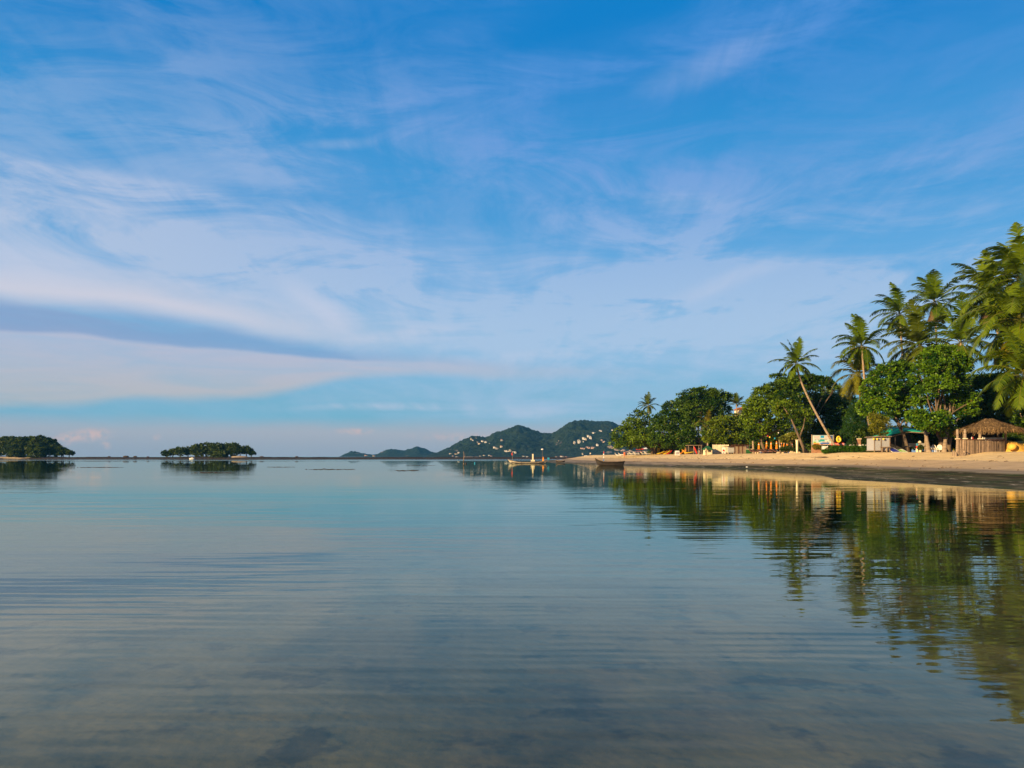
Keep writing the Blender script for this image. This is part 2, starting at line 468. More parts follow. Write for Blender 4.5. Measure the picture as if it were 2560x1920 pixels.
# seabed: pale muddy sand with scattered weed, seen through the shallow water
bedn = q.noise(P, 0.22, 6.0, 0.62, 0.6)
bedn2 = q.noise(q.mapping(P, rot=(0, 0, 0.4)), 1.7, 5.0, 0.6)
bed = q.mix(q.ss(bedn, 0.40, 0.66), (0.20, 0.175, 0.080, 1), (0.080, 0.078, 0.040, 1))
bed = q.mix(q.ss(bedn2, 0.53, 0.66, 0.0, 0.55), bed, (0.018, 0.019, 0.014, 1))
cf = q.mix(q.ss(pz_, -0.01, -0.06), c3, bed)
rgh = q.ss(q.add(zz, q.mul(n3, 0.3)), 0.18, 0.7, 0.75, 0.98)
hh = q.add(q.mul(q.add(q.mul(n2, 0.6), q.mul(q.add(n6, rut), 1.5)), q.ss(pz_, -0.02, 0.9, 0.1, 1.0)), q.mul(n1, 1.6))
pbr(q, o, cf, rgh, 0.06, hh, 0.9, 0.09)
MATS['beach_sand'] = m
tag(link_mesh('beach_sand', gv, gf, m, None, None, True), kind='structure')

# ------------------------------------------------------------------ the water
m, q, o = newmat('calm_water')
P = q.n.new('ShaderNodeNewGeometry').outputs['Position']
px_, py_, pz_ = q.sep(P)
calm = q.noise(q.mapping(P, scale=(0.35, 1.0, 1)), 0.07, 4.0, 0.55, 0.5)
w1 = q.noise(q.mapping(P, rot=(0, 0, 0.04), scale=(0.16, 1.0, 1)), 2.3, 2.0, 0.45, 0.15)
w2 = q.noise(q.mapping(P, rot=(0, 0, -0.10), scale=(0.22, 1.0, 1)), 6.0, 2.0, 0.5)
w3 = q.noise(q.mapping(P, rot=(0, 0, 0.02), scale=(0.12, 1.0, 1)), 0.95, 1.5, 0.45)
w4 = q.noise(q.mapping(P, rot=(0, 0, -0.03), scale=(0.14, 1.0, 1)), 0.33, 1.0, 0.4)
amp = q.ss(calm, 0.34, 0.62, 0.35, 1.15)
def ripple(scale, rot, stretch, dist):
    n = q.n.new('ShaderNodeTexWave'); n.wave_type = 'BANDS'; n.bands_direction = 'Y'; n.wave_profile = 'SIN'
    q.l.new(q.mapping(P, rot=(0, 0, rot), scale=(stretch, 1, 1)), n.inputs['Vector'])
    n.inputs['Scale'].default_value = scale; n.inputs['Distortion'].default_value = dist
    n.inputs['Detail'].default_value = 2.0; n.inputs['Detail Scale'].default_value = 0.5; n.inputs['Detail Roughness'].default_value = 0.5
    return n.outputs['Fac']
patch = q.noise(q.mapping(P, scale=(0.5, 1.0, 1)), 0.11, 3.0, 0.5)
rip = q.add(q.mul(q.mul(ripple(0.46, 0.03, 0.35, 5.0), q.ss(patch, 0.44, 0.64)), 0.50), q.mul(q.mul(ripple(0.85, -0.05, 0.4, 4.0), q.ss(patch, 0.56, 0.38)), 0.22))
rip = q.add(rip, q.mul(q.mul(ripple(1.3, 0.08, 0.45, 6.0), q.ss(py_, 16.0, 6.0)), 0.10))
hgt = q.mul(q.add(q.add(q.mul(w1, 0.55), q.mul(w2, 0.12)), q.mul(q.add(q.add(q.mul(w3, 1.7), q.mul(w4, 2.4)), rip), q.ss(py_, 55.0, 20.0, 0.12, 1.0))), amp)
bn = q.n.new('ShaderNodeBump'); q.l.new(hgt, bn.inputs['Height'])
bn.inputs['Strength'].default_value = 1.0
bn.inputs['Distance'].default_value = WAVE
dt = q.n.new('ShaderNodeVectorMath'); dt.operation = 'DOT_PRODUCT'
q.l.new(bn.outputs[0], dt.inputs[0]); q.l.new(q.n.new('ShaderNodeNewGeometry').outputs['Incoming'], dt.inputs[1])
cosi = q.math('ABSOLUTE', dt.outputs['Value'])
fres = q.add(0.02, q.mul(0.98, q.math('POWER', q.math('SUBTRACT', 1.0, cosi, clamp=True), 5.0)))
gl = q.n.new('ShaderNodeBsdfGlossy')
gl.inputs['Color'].default_value = (0.86, 0.93, 0.83, 1)
streak = q.noise(q.mapping(P, scale=(0.12, 1.0, 1)), 0.02, 4.0, 0.6)
far = q.ss(py_, 230.0, 330.0)
q.set(gl.inputs['Roughness'], q.add(0.012, q.add(q.mul(q.mul(far, q.ss(streak, 0.47, 0.56)), 0.12), q.ss(py_, 420.0, 470.0, 0.0, 0.10))))
q.l.new(bn.outputs[0], gl.inputs['Normal'])
tr = q.n.new('ShaderNodeBsdfTransparent')
q.set(tr.inputs[0], q.mix(q.ss(py_, 6.0, 30.0), (0.88, 0.86, 0.76, 1), (0.05, 0.09, 0.10, 1)))
mx = q.n.new('ShaderNodeMixShader')
q.l.new(fres, mx.inputs[0]); q.l.new(tr.outputs[0], mx.inputs[1]); q.l.new(gl.outputs[0], mx.inputs[2])
q.l.new(mx.outputs[0], o.inputs[0])
MATS['calm_water'] = m
wv_ = np.array([(-15000, -3000, 0), (15000, -3000, 0), (15000, 30000, 0), (-15000, 30000, 0)], float)
tag(link_mesh('sea_water', wv_, np.array([[0, 1, 2, 3]]), m), kind='structure')

# ------------------------------------------------------------------ far hills
def vnoise(x, y, seed=0):
    """value noise, smooth, -1..1"""
    xi = np.floor(x).astype(int); yi = np.floor(y).astype(int)
    fx = x - xi; fy = y - yi
    fx = fx * fx * (3 - 2 * fx); fy = fy * fy * (3 - 2 * fy)
    def h(a, b):
        n = (a * 374761393 + b * 668265263 + seed * 69069) & 0x7fffffff
        n = ((n ^ (n >> 13)) * 1274126177) & 0x7fffffff
        return ((n ^ (n >> 16)) & 0xffff) / 32767.5 - 1
    return (h(xi, yi) * (1 - fx) + h(xi + 1, yi) * fx) * (1 - fy) + (h(xi, yi + 1) * (1 - fx) + h(xi + 1, yi + 1) * fx) * fy

class Hill:
    def __init__(s, pts, foot, ridge, back, seed):
        s.px = np.array([p[0] for p in pts], float); s.py = np.array([p[1] for p in pts], float)
        s.foot, s.ridge, s.back, s.seed = foot, ridge, back, seed
    def h(s, x, y):
        """terrain height; the skyline is laid out along bearings seen from the bay"""
        px = 1280 + x / y * F
        zr = np.maximum((HOR - np.interp(px, s.px, s.py)) / F * s.ridge + H, 0)
        foot = s.foot + 90 * vnoise(x / 260.0, x * 0 + 3.3, s.seed)
        t = (y - foot) / (s.ridge - foot)
        tb = 1 - (y - s.ridge) / (s.back - s.ridge)
        p = np.where(t < 1, np.clip(t, 0, 1) ** 0.85, np.clip(tb, 0, 1))
        p = p * p * (3 - 2 * p) * 0.55 + p * 0.45
        gul = 1 + 0.16 * vnoise(x / 150.0, y / 260.0, s.seed + 1) * np.clip(4 * p * (1 - p), 0, 1) + 0.06 * vnoise(x / 60.0, y / 90.0, s.seed + 2) * np.clip(4 * p * (1 - p), 0, 1)
        z = zr * p * gul
        can = 4.6 * vnoise(x / 11.0, y / 13.0, s.seed + 5) + 3.4 * vnoise(x / 5.0, y / 6.0, s.seed + 6)
        return z * 0.985 + can * np.clip(z / 25.0, 0, 1) - np.where(p <= 0, 8, 0)
    def mesh(s, name, x0, x1, dx, dy, material):
        xs = np.arange(x0, x1, dx); ys = np.arange(s.foot - 120, s.back, dy)
        X, Y = np.meshgrid(xs, ys); Z = s.h(X, Y)
        v = np.stack([X.ravel(), Y.ravel(), Z.ravel()], 1)
        n, m_ = len(xs), len(ys)
        i = (np.arange(m_ - 1)[:, None] * n + np.arange(n - 1)[None, :]).ravel()
        return tag(link_mesh(name, v, np.stack([i, i + 1, i + 1 + n, i + n], 1), material, None, None, True), kind='structure')
    def hit(s, px, py):
        for y in np.arange(s.foot - 60, s.ridge + 60, 4.0):
            x = (px - 1280) / F * y; z = H + (HOR - py) / F * y
            if float(s.h(np.array([x]), np.array([y]))[0]) >= z: return x, y, z
        return None
main_hill = Hill([(1060, 1143), (1073, 1137), (1095, 1132), (1127, 1118), (1160, 1100), (1178, 1090.5), (1196, 1092), (1214, 1095), (1236, 1083), (1262, 1075), (1285, 1066),
                  (1297, 1063), (1312, 1067), (1333, 1076), (1355, 1084), (1368, 1083), (1380, 1085), (1392, 1077), (1406, 1069), (1418, 1059), (1428, 1054), (1440, 1053), (1456, 1051), (1475, 1052), (1490, 1054),
                  (1522, 1053), (1543, 1061), (1558, 1065), (1600, 1075), (1700, 1092), (1850, 1112), (2050, 1143), (2500, 1143)], 1850, 2600, 3100, 3)
far_hill = Hill([(700, 1143), (845, 1144), (862, 1135), (881, 1129), (907, 1134), (930, 1137), (943, 1136), (972, 1124), (993, 1125), (1012, 1128), (1030, 1121), (1044, 1116),
                 (1060, 1122), (1073, 1128), (1095, 1134), (1130, 1143), (1500, 1143)], 3000, 3450, 3800, 11)
m, q, o = newmat('forested_hill')
P = q.n.new('ShaderNodeNewGeometry').outputs['Position']
_, _, pz_ = q.sep(P)
n1 = q.noise(P, 0.012, 4.0, 0.6); n2 = q.noise(P, 0.12, 4.0, 0.65)
gr = q.mix(q.ss(n2, 0.35, 0.65), (0.002, 0.010, 0.008, 1), (0.024, 0.042, 0.018, 1))
gr = q.mix(q.ss(n1, 0.5, 0.68, 0.0, 0.55), gr, (0.038, 0.050, 0.024, 1))
rk = q.ss(q.noise(q.mapping(P, scale=(1, .4, 2.5)), 0.02, 5.0, 0.6), 0.64, 0.70, 0.0, 0.75)
rk = q.mul(rk, q.ss(pz_, 70.0, 25.0))
gr = q.mix(rk, gr, (0.30, 0.24, 0.19, 1))
pbr(q, o, gr, 0.9, 0.1, n2, 1.0, 5.0)
MATS['forested_hill'] = m
main_hill.mesh('hills', -460, 700, 5, 9, m)
far_hill.mesh('hills', -900, -250, 7, 12, m)

# ------------------------------------------------------------------ haze
mh, q, o = newmat('sea_haze')
pv = q.n.new('ShaderNodeVolumePrincipled')
pv.inputs['Color'].default_value = (0.12, 0.45, 0.85, 1)
pv.inputs['Density'].default_value = HAZE
pv.inputs['Anisotropy'].default_value = 0.0
q.l.new(pv.outputs[0], o.inputs['Volume'])
hb = MB().box(-3000, 3000, -300, 4200, -5.5, 330)
ho = link_mesh('haze', hb.v, hb.f, mh)
tag(ho, kind='stuff')


# ------------------------------------------------------------------ vegetation
LEAF = leafmat('broad_leaf', 0.26, 0.38)
FROND = leafmat('palm_frond', 0.28, 0.33)
BARK = mat('grey_bark', (0.17, 0.12, 0.08), (0.08, 0.058, 0.042), 0.9, 3.0, 0.1, (1, 1, 0.35), 0.8, 0.05)
PBARK = mat('palm_bark', (0.36, 0.27, 0.19), (0.20, 0.145, 0.10), 0.9, 1.2, 0.1, (0.6, 0.6, 9.0), 1.0, 0.06)
COCO = mat('coconut_husk', (0.42, 0.30, 0.05), (0.20, 0.20, 0.03), 0.5, 6.0)

def WP(px, py, y):
    """bearing px, row py, distance y -> point in the world"""
    return Vector(((px - 1280) / F * y, y, H + (HOR - py) / F * y))
def WX(px, y): return (px - 1280) / F * y
def crest(px):
    """distance at which a bearing reaches the top of the beach"""
    for y in np.arange(40, 420, 0.5):
        if (px - 1280) / F * y >= float(bkx(y)) - 0.5: return float(y)
    return 400.0

def leaf_cloud(rng, lobes, size, density, c_lo, c_hi, clump=0.55, yellow=0.05, thin=1.0):
    """leaves set in rosettes over the shells of the crown's lobes"""
    C_, U_, N_, S_, K_ = [], [], [], [], []
    for (cx, cy, cz, rx, ry, rz, dens) in lobes:
        area = 4 * math.pi * ((rx * ry) ** 1.6 / 3 + (rx * rz) ** 1.6 / 3 + (ry * rz) ** 1.6 / 3) ** (1 / 1.6)
        ncl = max(8, int(area * density * dens / (clump * clump * 1.25)))
        d = rng.normal(size=(ncl, 3)); d /= np.linalg.norm(d, axis=1)[:, None]
        keep = rng.random(ncl) < np.where(d[:, 2] < -0.35, 0.55, 1.0)
        d = d[keep]; ncl = len(d)
        nz_ = 0.5 + 0.5 * np.sin(d[:, 0] * 6.1 + cx) * np.cos(d[:, 2] * 5.3 + cz * 1.3)
        rr = 0.70 + 0.30 * rng.random(ncl) ** 0.6 + 0.16 * (nz_ - 0.5)
        inner = rng.random(ncl) < 0.16
        rr[inner] *= 0.65
        cc = np.array([cx, cy, cz]) + d * rr[:, None] * np.array([rx, ry, rz])
        tone = np.clip(0.48 + 0.34 * rng.normal(size=ncl), 0, 1)
        nl = 24
        tone = np.clip(tone + rng.normal() * 0.16, 0, 1)
        out_ = rng.normal(size=(ncl, nl, 3)); out_ /= np.linalg.norm(out_, axis=2)[:, :, None]
        out_[:, :, 2] = out_[:, :, 2] * 0.75 + 0.12
        out_ += 0.45 * d[:, None, :]
        ln = np.linalg.norm(out_, axis=2)[:, :, None]; out_ /= ln
        pos = cc[:, None, :] + out_ * (clump * (0.25 + 0.75 * rng.random((ncl, nl, 1)))) * np.array([1.1, 1.1, 0.8])
        nrm = rng.normal(size=(ncl, nl, 3)) * 0.60 + np.array([-0.1, -0.1, 0.35]) + 0.75 * d[:, None, :]
        C_.append(pos.reshape(-1, 3)); U_.append(out_.reshape(-1, 3)); N_.append(nrm.reshape(-1, 3))
        S_.append(size * (0.6 + 0.8 * rng.random(ncl * nl)))
        K_.append(np.clip(np.repeat(tone, nl) + 0.16 * rng.normal(size=ncl * nl), 0, 1))
    C_ = np.concatenate(C_); U_ = np.concatenate(U_); N_ = np.concatenate(N_); S_ = np.concatenate(S_); K_ = np.concatenate(K_)
    side = np.cross(U_, N_); side /= (np.linalg.norm(side, axis=1)[:, None] + 1e-9)
    up = np.cross(side, U_)
    a = C_ - U_ * S_[:, None] * 0.5
    b = C_ + U_ * S_[:, None] * 0.5 - up * S_[:, None] * 0.10
    wd = 0.30 * thin
    l = C_ + side * S_[:, None] * wd + U_ * S_[:, None] * 0.10
    r = C_ - side * S_[:, None] * wd + U_ * S_[:, None] * 0.10
    v = np.stack([a, l, b, r], 1).reshape(-1, 3)
    f = np.arange(len(v)).reshape(-1, 4)
    lo, hi = np.array(c_lo), np.array(c_hi)
    col = lo + (hi - lo) * K_[:, None]
    yl = rng.random(len(col)) < yellow
    col[yl] = np.array([0.20, 0.17, 0.02]) * (0.6 + 0.6 * rng.random((yl.sum(), 1)))
    return v, f, col

def tree(name, label, Y, base_px, lobes, seed, leaf=0.34, density=1.0, c_lo=(0.022, 0.052, 0.006), c_hi=(0.105, 0.165, 0.014),
         clump=0.55, trunk_r=0.3, yellow=0.006, group='broadleaf trees along the beach', limbs=True, base_z=None, lean=0.0, trunks=1, cat='tree', thin=1.0, depth=1.0, mattr=None):
    rng = np.random.default_rng(seed); rnd = random.Random(seed)
    bx = WX(base_px, Y); bz = (G(bx, Y) - 0.1) if base_z is None else base_z
    t = thing(name, label, cat, (bx, Y, bz), 0, group)
    L = []
    for lb in lobes:
        px, py, rx, ry, dy = lb[:5]; dn = lb[5] if len(lb) > 5 else 1.0
        y = Y + dy
        p = WP(px, py, y)
        rx, ry = rx * 1.1, ry * 1.08
        a, c_ = rx / F * y, ry / F * y
        L.append((p.x - bx, p.y - Y, p.z - bz, a, (a + c_) * 0.5 * depth, c_, dn))
    v, f, col = leaf_cloud(rng, L, leaf, density, c_lo, c_hi, clump, yellow, thin)
    link_mesh('crown', v, f, LEAF, t, col)
    if limbs:
        mb = MB()
        cxm = sum(l[0] for l in L) / len(L); czm = min(l[2] - l[5] * 0.4 for l in L)
        fork_h = max(1.6, min(czm, 5.0))
        for k_ in range(trunks):
            ox = (k_ - (trunks - 1) / 2) * 0.9
            fx = ox * 1.8 + (cxm * 0.25) + lean
            fork = Vector((fx, rnd.uniform(-.3, .3), fork_h))
            mb.tube([(ox, 0, -0.3), (ox + 0.15 * lean, 0, fork_h * 0.35), (ox * 1.3 + 0.55 * lean + 0.1, 0.1, fork_h * 0.7), fork], [trunk_r * 1.5, trunk_r * 1.05, trunk_r * 0.9, trunk_r * 0.8], 9)
            for i, l in enumerate(L):
                if i % trunks != k_: continue
                e = Vector(l[:3]); mid = fork.lerp(e, 0.5) + Vector((rnd.uniform(-.4, .4), rnd.uniform(-.4, .4), rnd.uniform(-.3, .6)))
                r0 = trunk_r * 0.42
                mb.tube([fork - Vector((0, 0, .2)), fork.lerp(mid, .5) + Vector((0, 0, .15)), mid, e], [r0, r0 * .8, r0 * .6, r0 * .2], 6)
                for s_ in range(3):
                    d = Vector((rnd.uniform(-1, 1), rnd.uniform(-1, 1), rnd.uniform(-.3, 1))).normalized()
                    mb.tube([mid.lerp(e, .3 * s_ + .2), e + Vector((d.x * l[3], d.y * l[4], d.z * l[5])) * 0.8], [r0 * .4, r0 * .1], 5)
        mb.build('trunk', BARK, t, True)
    return t

G_LO, G_HI = (0.010, 0.036, 0.003), (0.130, 0.200, 0.009)
D_LO, D_HI = (0.012, 0.040, 0.004), (0.085, 0.145, 0.010)
tree('beach_tree', 'low wide tree at the left end of the wood, its branches hanging over the sand', 206, 1630,
     [(1562, 1088, 30, 20, 0), (1548, 1104, 20, 13, -3), (1585, 1068, 28, 20, 1), (1598, 1046, 22, 18, 2), (1598, 1096, 34, 20, -2), (1622, 1072, 28, 26, 2), (1575, 1108, 30, 12, -4), (1632, 1100, 22, 18, 2), (1608, 1112, 26, 9, 0)],
     1, 0.52, 0.85, G_LO, G_HI, 1.0, 0.30)
tree('beach_tree', 'dark dense tree right behind the small far palm', 203, 1688,
     [(1655, 1082, 36, 26, 0), (1668, 1052, 34, 24, 1), (1692, 1024, 32, 22, 2), (1718, 1008, 26, 18, 3), (1650, 1106, 28, 15, -2), (1690, 1100, 32, 20, -1), (1698, 1064, 34, 26, 0), (1722, 1040, 26, 24, 1)],
     2, 0.52, 0.85, G_LO, (0.085, 0.15, 0.013), 0.85, 0.35)
tree('beach_tree', 'tallest domed tree of the far group with a feathery right edge', 197, 1755,
     [(1735, 994, 34, 20, 1), (1762, 988, 32, 18, 2), (1788, 992, 28, 17, 2), (1808, 996, 18, 12, 3), (1822, 990, 10, 5, 3), (1742, 1026, 36, 22, -1), (1780, 1022, 34, 24, 0), (1804, 1030, 22, 22, 3, .6),
      (1735, 1062, 26, 26, -2), (1722, 1096, 22, 20, -3), (1772, 1056, 26, 20, 3), (1718, 1115, 15, 10, -2)],
     3, 0.50, 0.85, G_LO, (0.095, 0.155, 0.013), 0.85, 0.4, trunks=2)
tree('beach_tree', 'low yellow-green round tree in front of the pale wall', 174, 1812,
     [(1785, 1078, 28, 24, -1), (1812, 1064, 30, 22, 0), (1842, 1058, 28, 20, 1), (1866, 1074, 26, 22, 1), (1796, 1098, 26, 11, -2), (1828, 1096, 30, 12, -1), (1860, 1098, 24, 11, 0), (1776, 1094, 16, 13, -2)],
     4, 0.44, 0.95, (0.020, 0.050, 0.004), (0.150, 0.200, 0.010), 0.7, 0.25, 0.02, trunks=2, lean=-1.2)
tree('beach_tree', 'big round tree shading the closed orange parasols', 148, 1912,
     [(1890, 1016, 28, 24, 1), (1912, 992, 32, 24, 1), (1942, 974, 32, 20, 2), (1972, 964, 28, 16, 2), (1930, 1022, 38, 28, -2), (1968, 1008, 34, 30, -2), (1998, 1020, 24, 34, 0), (2000, 985, 18, 20, 2),
      (1898, 1062, 30, 22, -1), (1935, 1070, 32, 20, 1), (1980, 1062, 30, 24, -2), (1870, 1050, 18, 22, 2), (1878, 1088, 22, 12, 0), (2008, 1058, 14, 22, 0)],
     5, 0.38, 0.95, G_LO, G_HI, 0.62, 0.3, trunks=1, lean=-1.4)
tree('umbrella_tree', 'flat topped spreading tree behind the leaning palm', 154, 2026,
     [(1944, 940, 16, 3.5, 2), (1965, 952, 26, 6, 1), (1995, 950, 26, 8, 0), (2022, 946, 26, 7, 0), (2048, 951, 24, 8, 0), (2070, 962, 18, 6, -1), (2086, 970, 9, 4, -1), (2010, 964, 34, 11, 2), (2032, 982, 26, 14, 0, .5)],
     6, 0.38, 0.95, G_LO, (0.075, 0.13, 0.012), 0.55, 0.32)
tree('shade_tree', 'dark tree filling the gap right of the flat topped tree', 160, 2052,
     [(2040, 1008, 32, 28, 0), (2072, 1006, 28, 22, 1), (2092, 1030, 32, 32, 0), (2050, 1050, 36, 32, 0), (2110, 1052, 30, 34, 2), (2082, 1084, 42, 26, -1), (2030, 1086, 28, 24, 2), (2124, 1015, 18, 24, 4), (2122, 1090, 22, 22, 0)],
     7, 0.40, 1.05, D_LO, D_HI, 0.7, 0.35)
tree('casuarina_tree', 'soft feathery dark green conifer left of the massage hut', 128, 2152,
     [(2150, 1022, 20, 24, 0), (2140, 1050, 24, 26, -1), (2166, 1046, 22, 28, 0), (2128, 1080, 22, 20, -1), (2152, 1082, 28, 24, -2), (2180, 1082, 22, 20, 0), (2150, 1108, 26, 12, 0)],
     8, 0.26, 1.7, (0.010, 0.040, 0.008), (0.038, 0.095, 0.014), 0.5, 0.22, 0.0, thin=0.35)
tree('sea_almond_tree', 'big bright green tree over the green roofed pavilion', 109, 2262,
     [(2205, 945, 26, 22, 1), (2230, 926, 28, 20, 1), (2256, 924, 24, 20, 2), (2182, 975, 24, 28, 0), (2214, 978, 34, 28, -2), (2250, 965, 28, 28, 0), (2172, 1016, 24, 24, -1), (2206, 1022, 32, 24, -3), (2242, 1014, 28, 22, -1),
      (2268, 1040, 22, 14, -2), (2196, 1048, 18, 12, -1, .6), (2270, 990, 18, 24, 3)],
     9, 0.31, 1.0, (0.012, 0.050, 0.004), (0.130, 0.235, 0.009), 0.48, 0.28, 0.02, lean=-0.5)
tree('sea_almond_tree', 'tallest bright green tree, loose crown behind the two ringed palm trunks', 104, 2362,
     [(2335, 882, 26, 14, 1), (2358, 880, 26, 15, 1), (2384, 900, 28, 18, 0), (2408, 912, 18, 17, 0), (2322, 902, 26, 20, 0), (2345, 922, 32, 24, -2), (2310, 938, 28, 24, -1), (2382, 936, 30, 22, 0), (2352, 962, 36, 24, -3),
      (2312, 975, 24, 22, 0), (2396, 968, 22, 20, 1), (2290, 1005, 22, 16, 2, .7), (2295, 1042, 26, 16, -3), (2325, 1058, 34, 20, -4), (2352, 1052, 22, 20, -3), (2400, 996, 30, 15, 0), (2428, 1000, 20, 14, -1), (2412, 1025, 26, 16, 0), (2375, 1078, 16, 12, -2), (2348, 1008, 26, 22, 3), (2372, 1030, 22, 20, 2)],
     10, 0.31, 1.0, (0.012, 0.050, 0.004), (0.130, 0.235, 0.009), 0.48, 0.34, 0.02, trunks=2)
tree('shade_tree', 'very dark wide tree behind the thatched beach bar', 116, 2456,
     [(2436, 958, 28, 20, 1), (2466, 950, 30, 14, 1), (2500, 948, 30, 13, 2), (2528, 955, 24, 16, 2), (2455, 985, 38, 24, 0), (2500, 980, 36, 28, 0), (2535, 990, 34, 32, 2), (2440, 1022, 36, 28, 0), (2485, 1022, 40, 28, -1), (2530, 1035, 36, 36, 0), (2415, 1055, 26, 22, 1), (2460, 1058, 38, 18, -1), (2510, 1062, 36, 22, 1)],
     11, 0.34, 1.1, (0.009, 0.032, 0.004), (0.070, 0.125, 0.009), 0.6, 0.4)
tree('beach_tree', 'green leafy tree cut by the right edge of the picture', 88, 2640,
     [(2572, 1046, 22, 26, 0), (2590, 1010, 30, 34, 0), (2620, 1050, 40, 34, 0), (2640, 990, 40, 34, 0)],
     12, 0.32, 0.9, (0.022, 0.065, 0.005), (0.11, 0.20, 0.014), 0.5, 0.3)
tree('flowering_shrub', 'yellowish hanging bush beside the grey screened massage hut', 104, 2200,
     [(2184, 1046, 11, 12, 0), (2196, 1054, 13, 15, -1), (2212, 1060, 12, 15, -1), (2188, 1070, 9, 13, -1), (2204, 1078, 9, 12, -1), (2209, 1092, 5, 9, -1), (2194, 1086, 5, 8, -1)],
     13, 0.17, 1.6, (0.03, 0.05, 0.005), (0.19, 0.19, 0.012), 0.45, 0.06, 0.12, 'shrubs behind the beach', cat='shrub')
# undergrowth that closes the view beneath the crowns
i = 0
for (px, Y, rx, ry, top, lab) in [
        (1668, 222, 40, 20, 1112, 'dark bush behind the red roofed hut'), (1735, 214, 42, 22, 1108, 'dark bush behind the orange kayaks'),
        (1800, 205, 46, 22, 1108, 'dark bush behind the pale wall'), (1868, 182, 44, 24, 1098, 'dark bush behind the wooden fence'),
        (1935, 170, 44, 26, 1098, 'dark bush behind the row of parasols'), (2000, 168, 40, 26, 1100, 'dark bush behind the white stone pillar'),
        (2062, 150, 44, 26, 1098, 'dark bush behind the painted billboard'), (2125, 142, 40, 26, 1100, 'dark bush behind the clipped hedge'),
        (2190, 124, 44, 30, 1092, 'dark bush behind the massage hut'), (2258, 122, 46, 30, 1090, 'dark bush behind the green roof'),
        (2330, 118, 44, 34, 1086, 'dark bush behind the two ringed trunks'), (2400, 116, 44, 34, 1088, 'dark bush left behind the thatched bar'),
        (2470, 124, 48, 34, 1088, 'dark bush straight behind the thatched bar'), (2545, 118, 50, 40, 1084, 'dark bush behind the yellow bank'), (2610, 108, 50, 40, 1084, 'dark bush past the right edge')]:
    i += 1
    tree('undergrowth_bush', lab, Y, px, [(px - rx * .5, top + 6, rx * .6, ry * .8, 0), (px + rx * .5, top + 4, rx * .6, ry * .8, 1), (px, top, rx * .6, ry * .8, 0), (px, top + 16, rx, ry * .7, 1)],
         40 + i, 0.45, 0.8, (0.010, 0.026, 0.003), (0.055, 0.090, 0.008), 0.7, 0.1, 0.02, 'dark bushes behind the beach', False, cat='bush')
for px, Y, lab, sd in [(2740, 92, 'first broad tree past the right edge of the picture', 21), (2930, 86, 'second broad tree past the right edge of the picture', 22), (3150, 80, 'third broad tree past the right edge of the picture', 23)]:
    tree('beach_tree', lab, Y, px, [(px - 70, 1010, 50, 44, 0), (px - 20, 960, 56, 46, 1), (px + 40, 980, 56, 50, 0), (px + 80, 1030, 50, 44, 0), (px, 1040, 70, 44, -1), (px - 60, 1080, 50, 30, 1), (px + 50, 1085, 56, 30, 1)],
         sd, 0.42, 0.6, G_LO, G_HI, 0.7, 0.35, trunks=2)
tree('round_bush', 'small rounded green bush beside the counter on the yellow bank', 96, 2524,
     [(2520, 1096, 12, 8, 0), (2534, 1097, 11, 8, 0), (2526, 1090, 9, 7, 1)], 70, 0.2, 1.3, (0.02, 0.05, 0.006), (0.07, 0.12, 0.014), 0.3, 0.05, 0.0, 'shrubs behind the beach', False, cat='bush')
tree('round_bush', 'low green bush on the yellow bank at the right edge', 98, 2556,
     [(2550, 1099, 12, 6, 0), (2568, 1098, 12, 7, 0)], 71, 0.2, 1.3, (0.02, 0.05, 0.006), (0.08, 0.12, 0.014), 0.3, 0.05, 0.0, 'shrubs behind the beach', False, cat='bush')
tree('potted_bush', 'small dark bush between the pillar and the middle parasols', 134, 1968,
     [(1962, 1123, 9, 5, 0), (1972, 1122, 8, 6, 0)], 72, 0.2, 1.3, (0.02, 0.045, 0.006), (0.08, 0.10, 0.02), 0.3, 0.05, 0.0, 'shrubs behind the beach', False, cat='bush')
tree('flowering_shrub', 'pale flowered bush under the lanterns by the leaning tree', 139, 1975,
     [(1962, 1096, 13, 5, 0), (1980, 1090, 13, 7, 0), (1992, 1096, 10, 9, 1), (1968, 1102, 14, 6, 1)], 73, 0.22, 1.3, (0.05, 0.08, 0.01), (0.30, 0.30, 0.05), 0.32, 0.05, 0.25, 'shrubs behind the beach', True, cat='shrub')
# hedge
hd = thing('clipped_hedge', 'long low clipped green hedge between the billboard and the massage hut', 'hedge', (WX(2122, 111), 111, G(WX(2122, 111), 111) - .05))
rng = np.random.default_rng(80)
L = []
for kx in np.linspace(-3.4, 3.3, 12):
    s_ = 1.0 if kx > -2.4 else (0.45 + (kx + 3.4) * 0.5)
    L.append((kx, 0.0, 0.50 * s_, 0.48, 0.6, 0.52 * s_, 1.0))
v, f, col = leaf_cloud(rng, L, 0.15, 1.7, (0.018, 0.055, 0.006), (0.060, 0.135, 0.012), 0.18, 0.0)
link_mesh('foliage', v, f, LEAF, hd, col)
MB().box(-3.3, 3.5, -.25, .25, 0, .7, (0.02, 0.03, 0.01)).build('branches', BARK, hd)

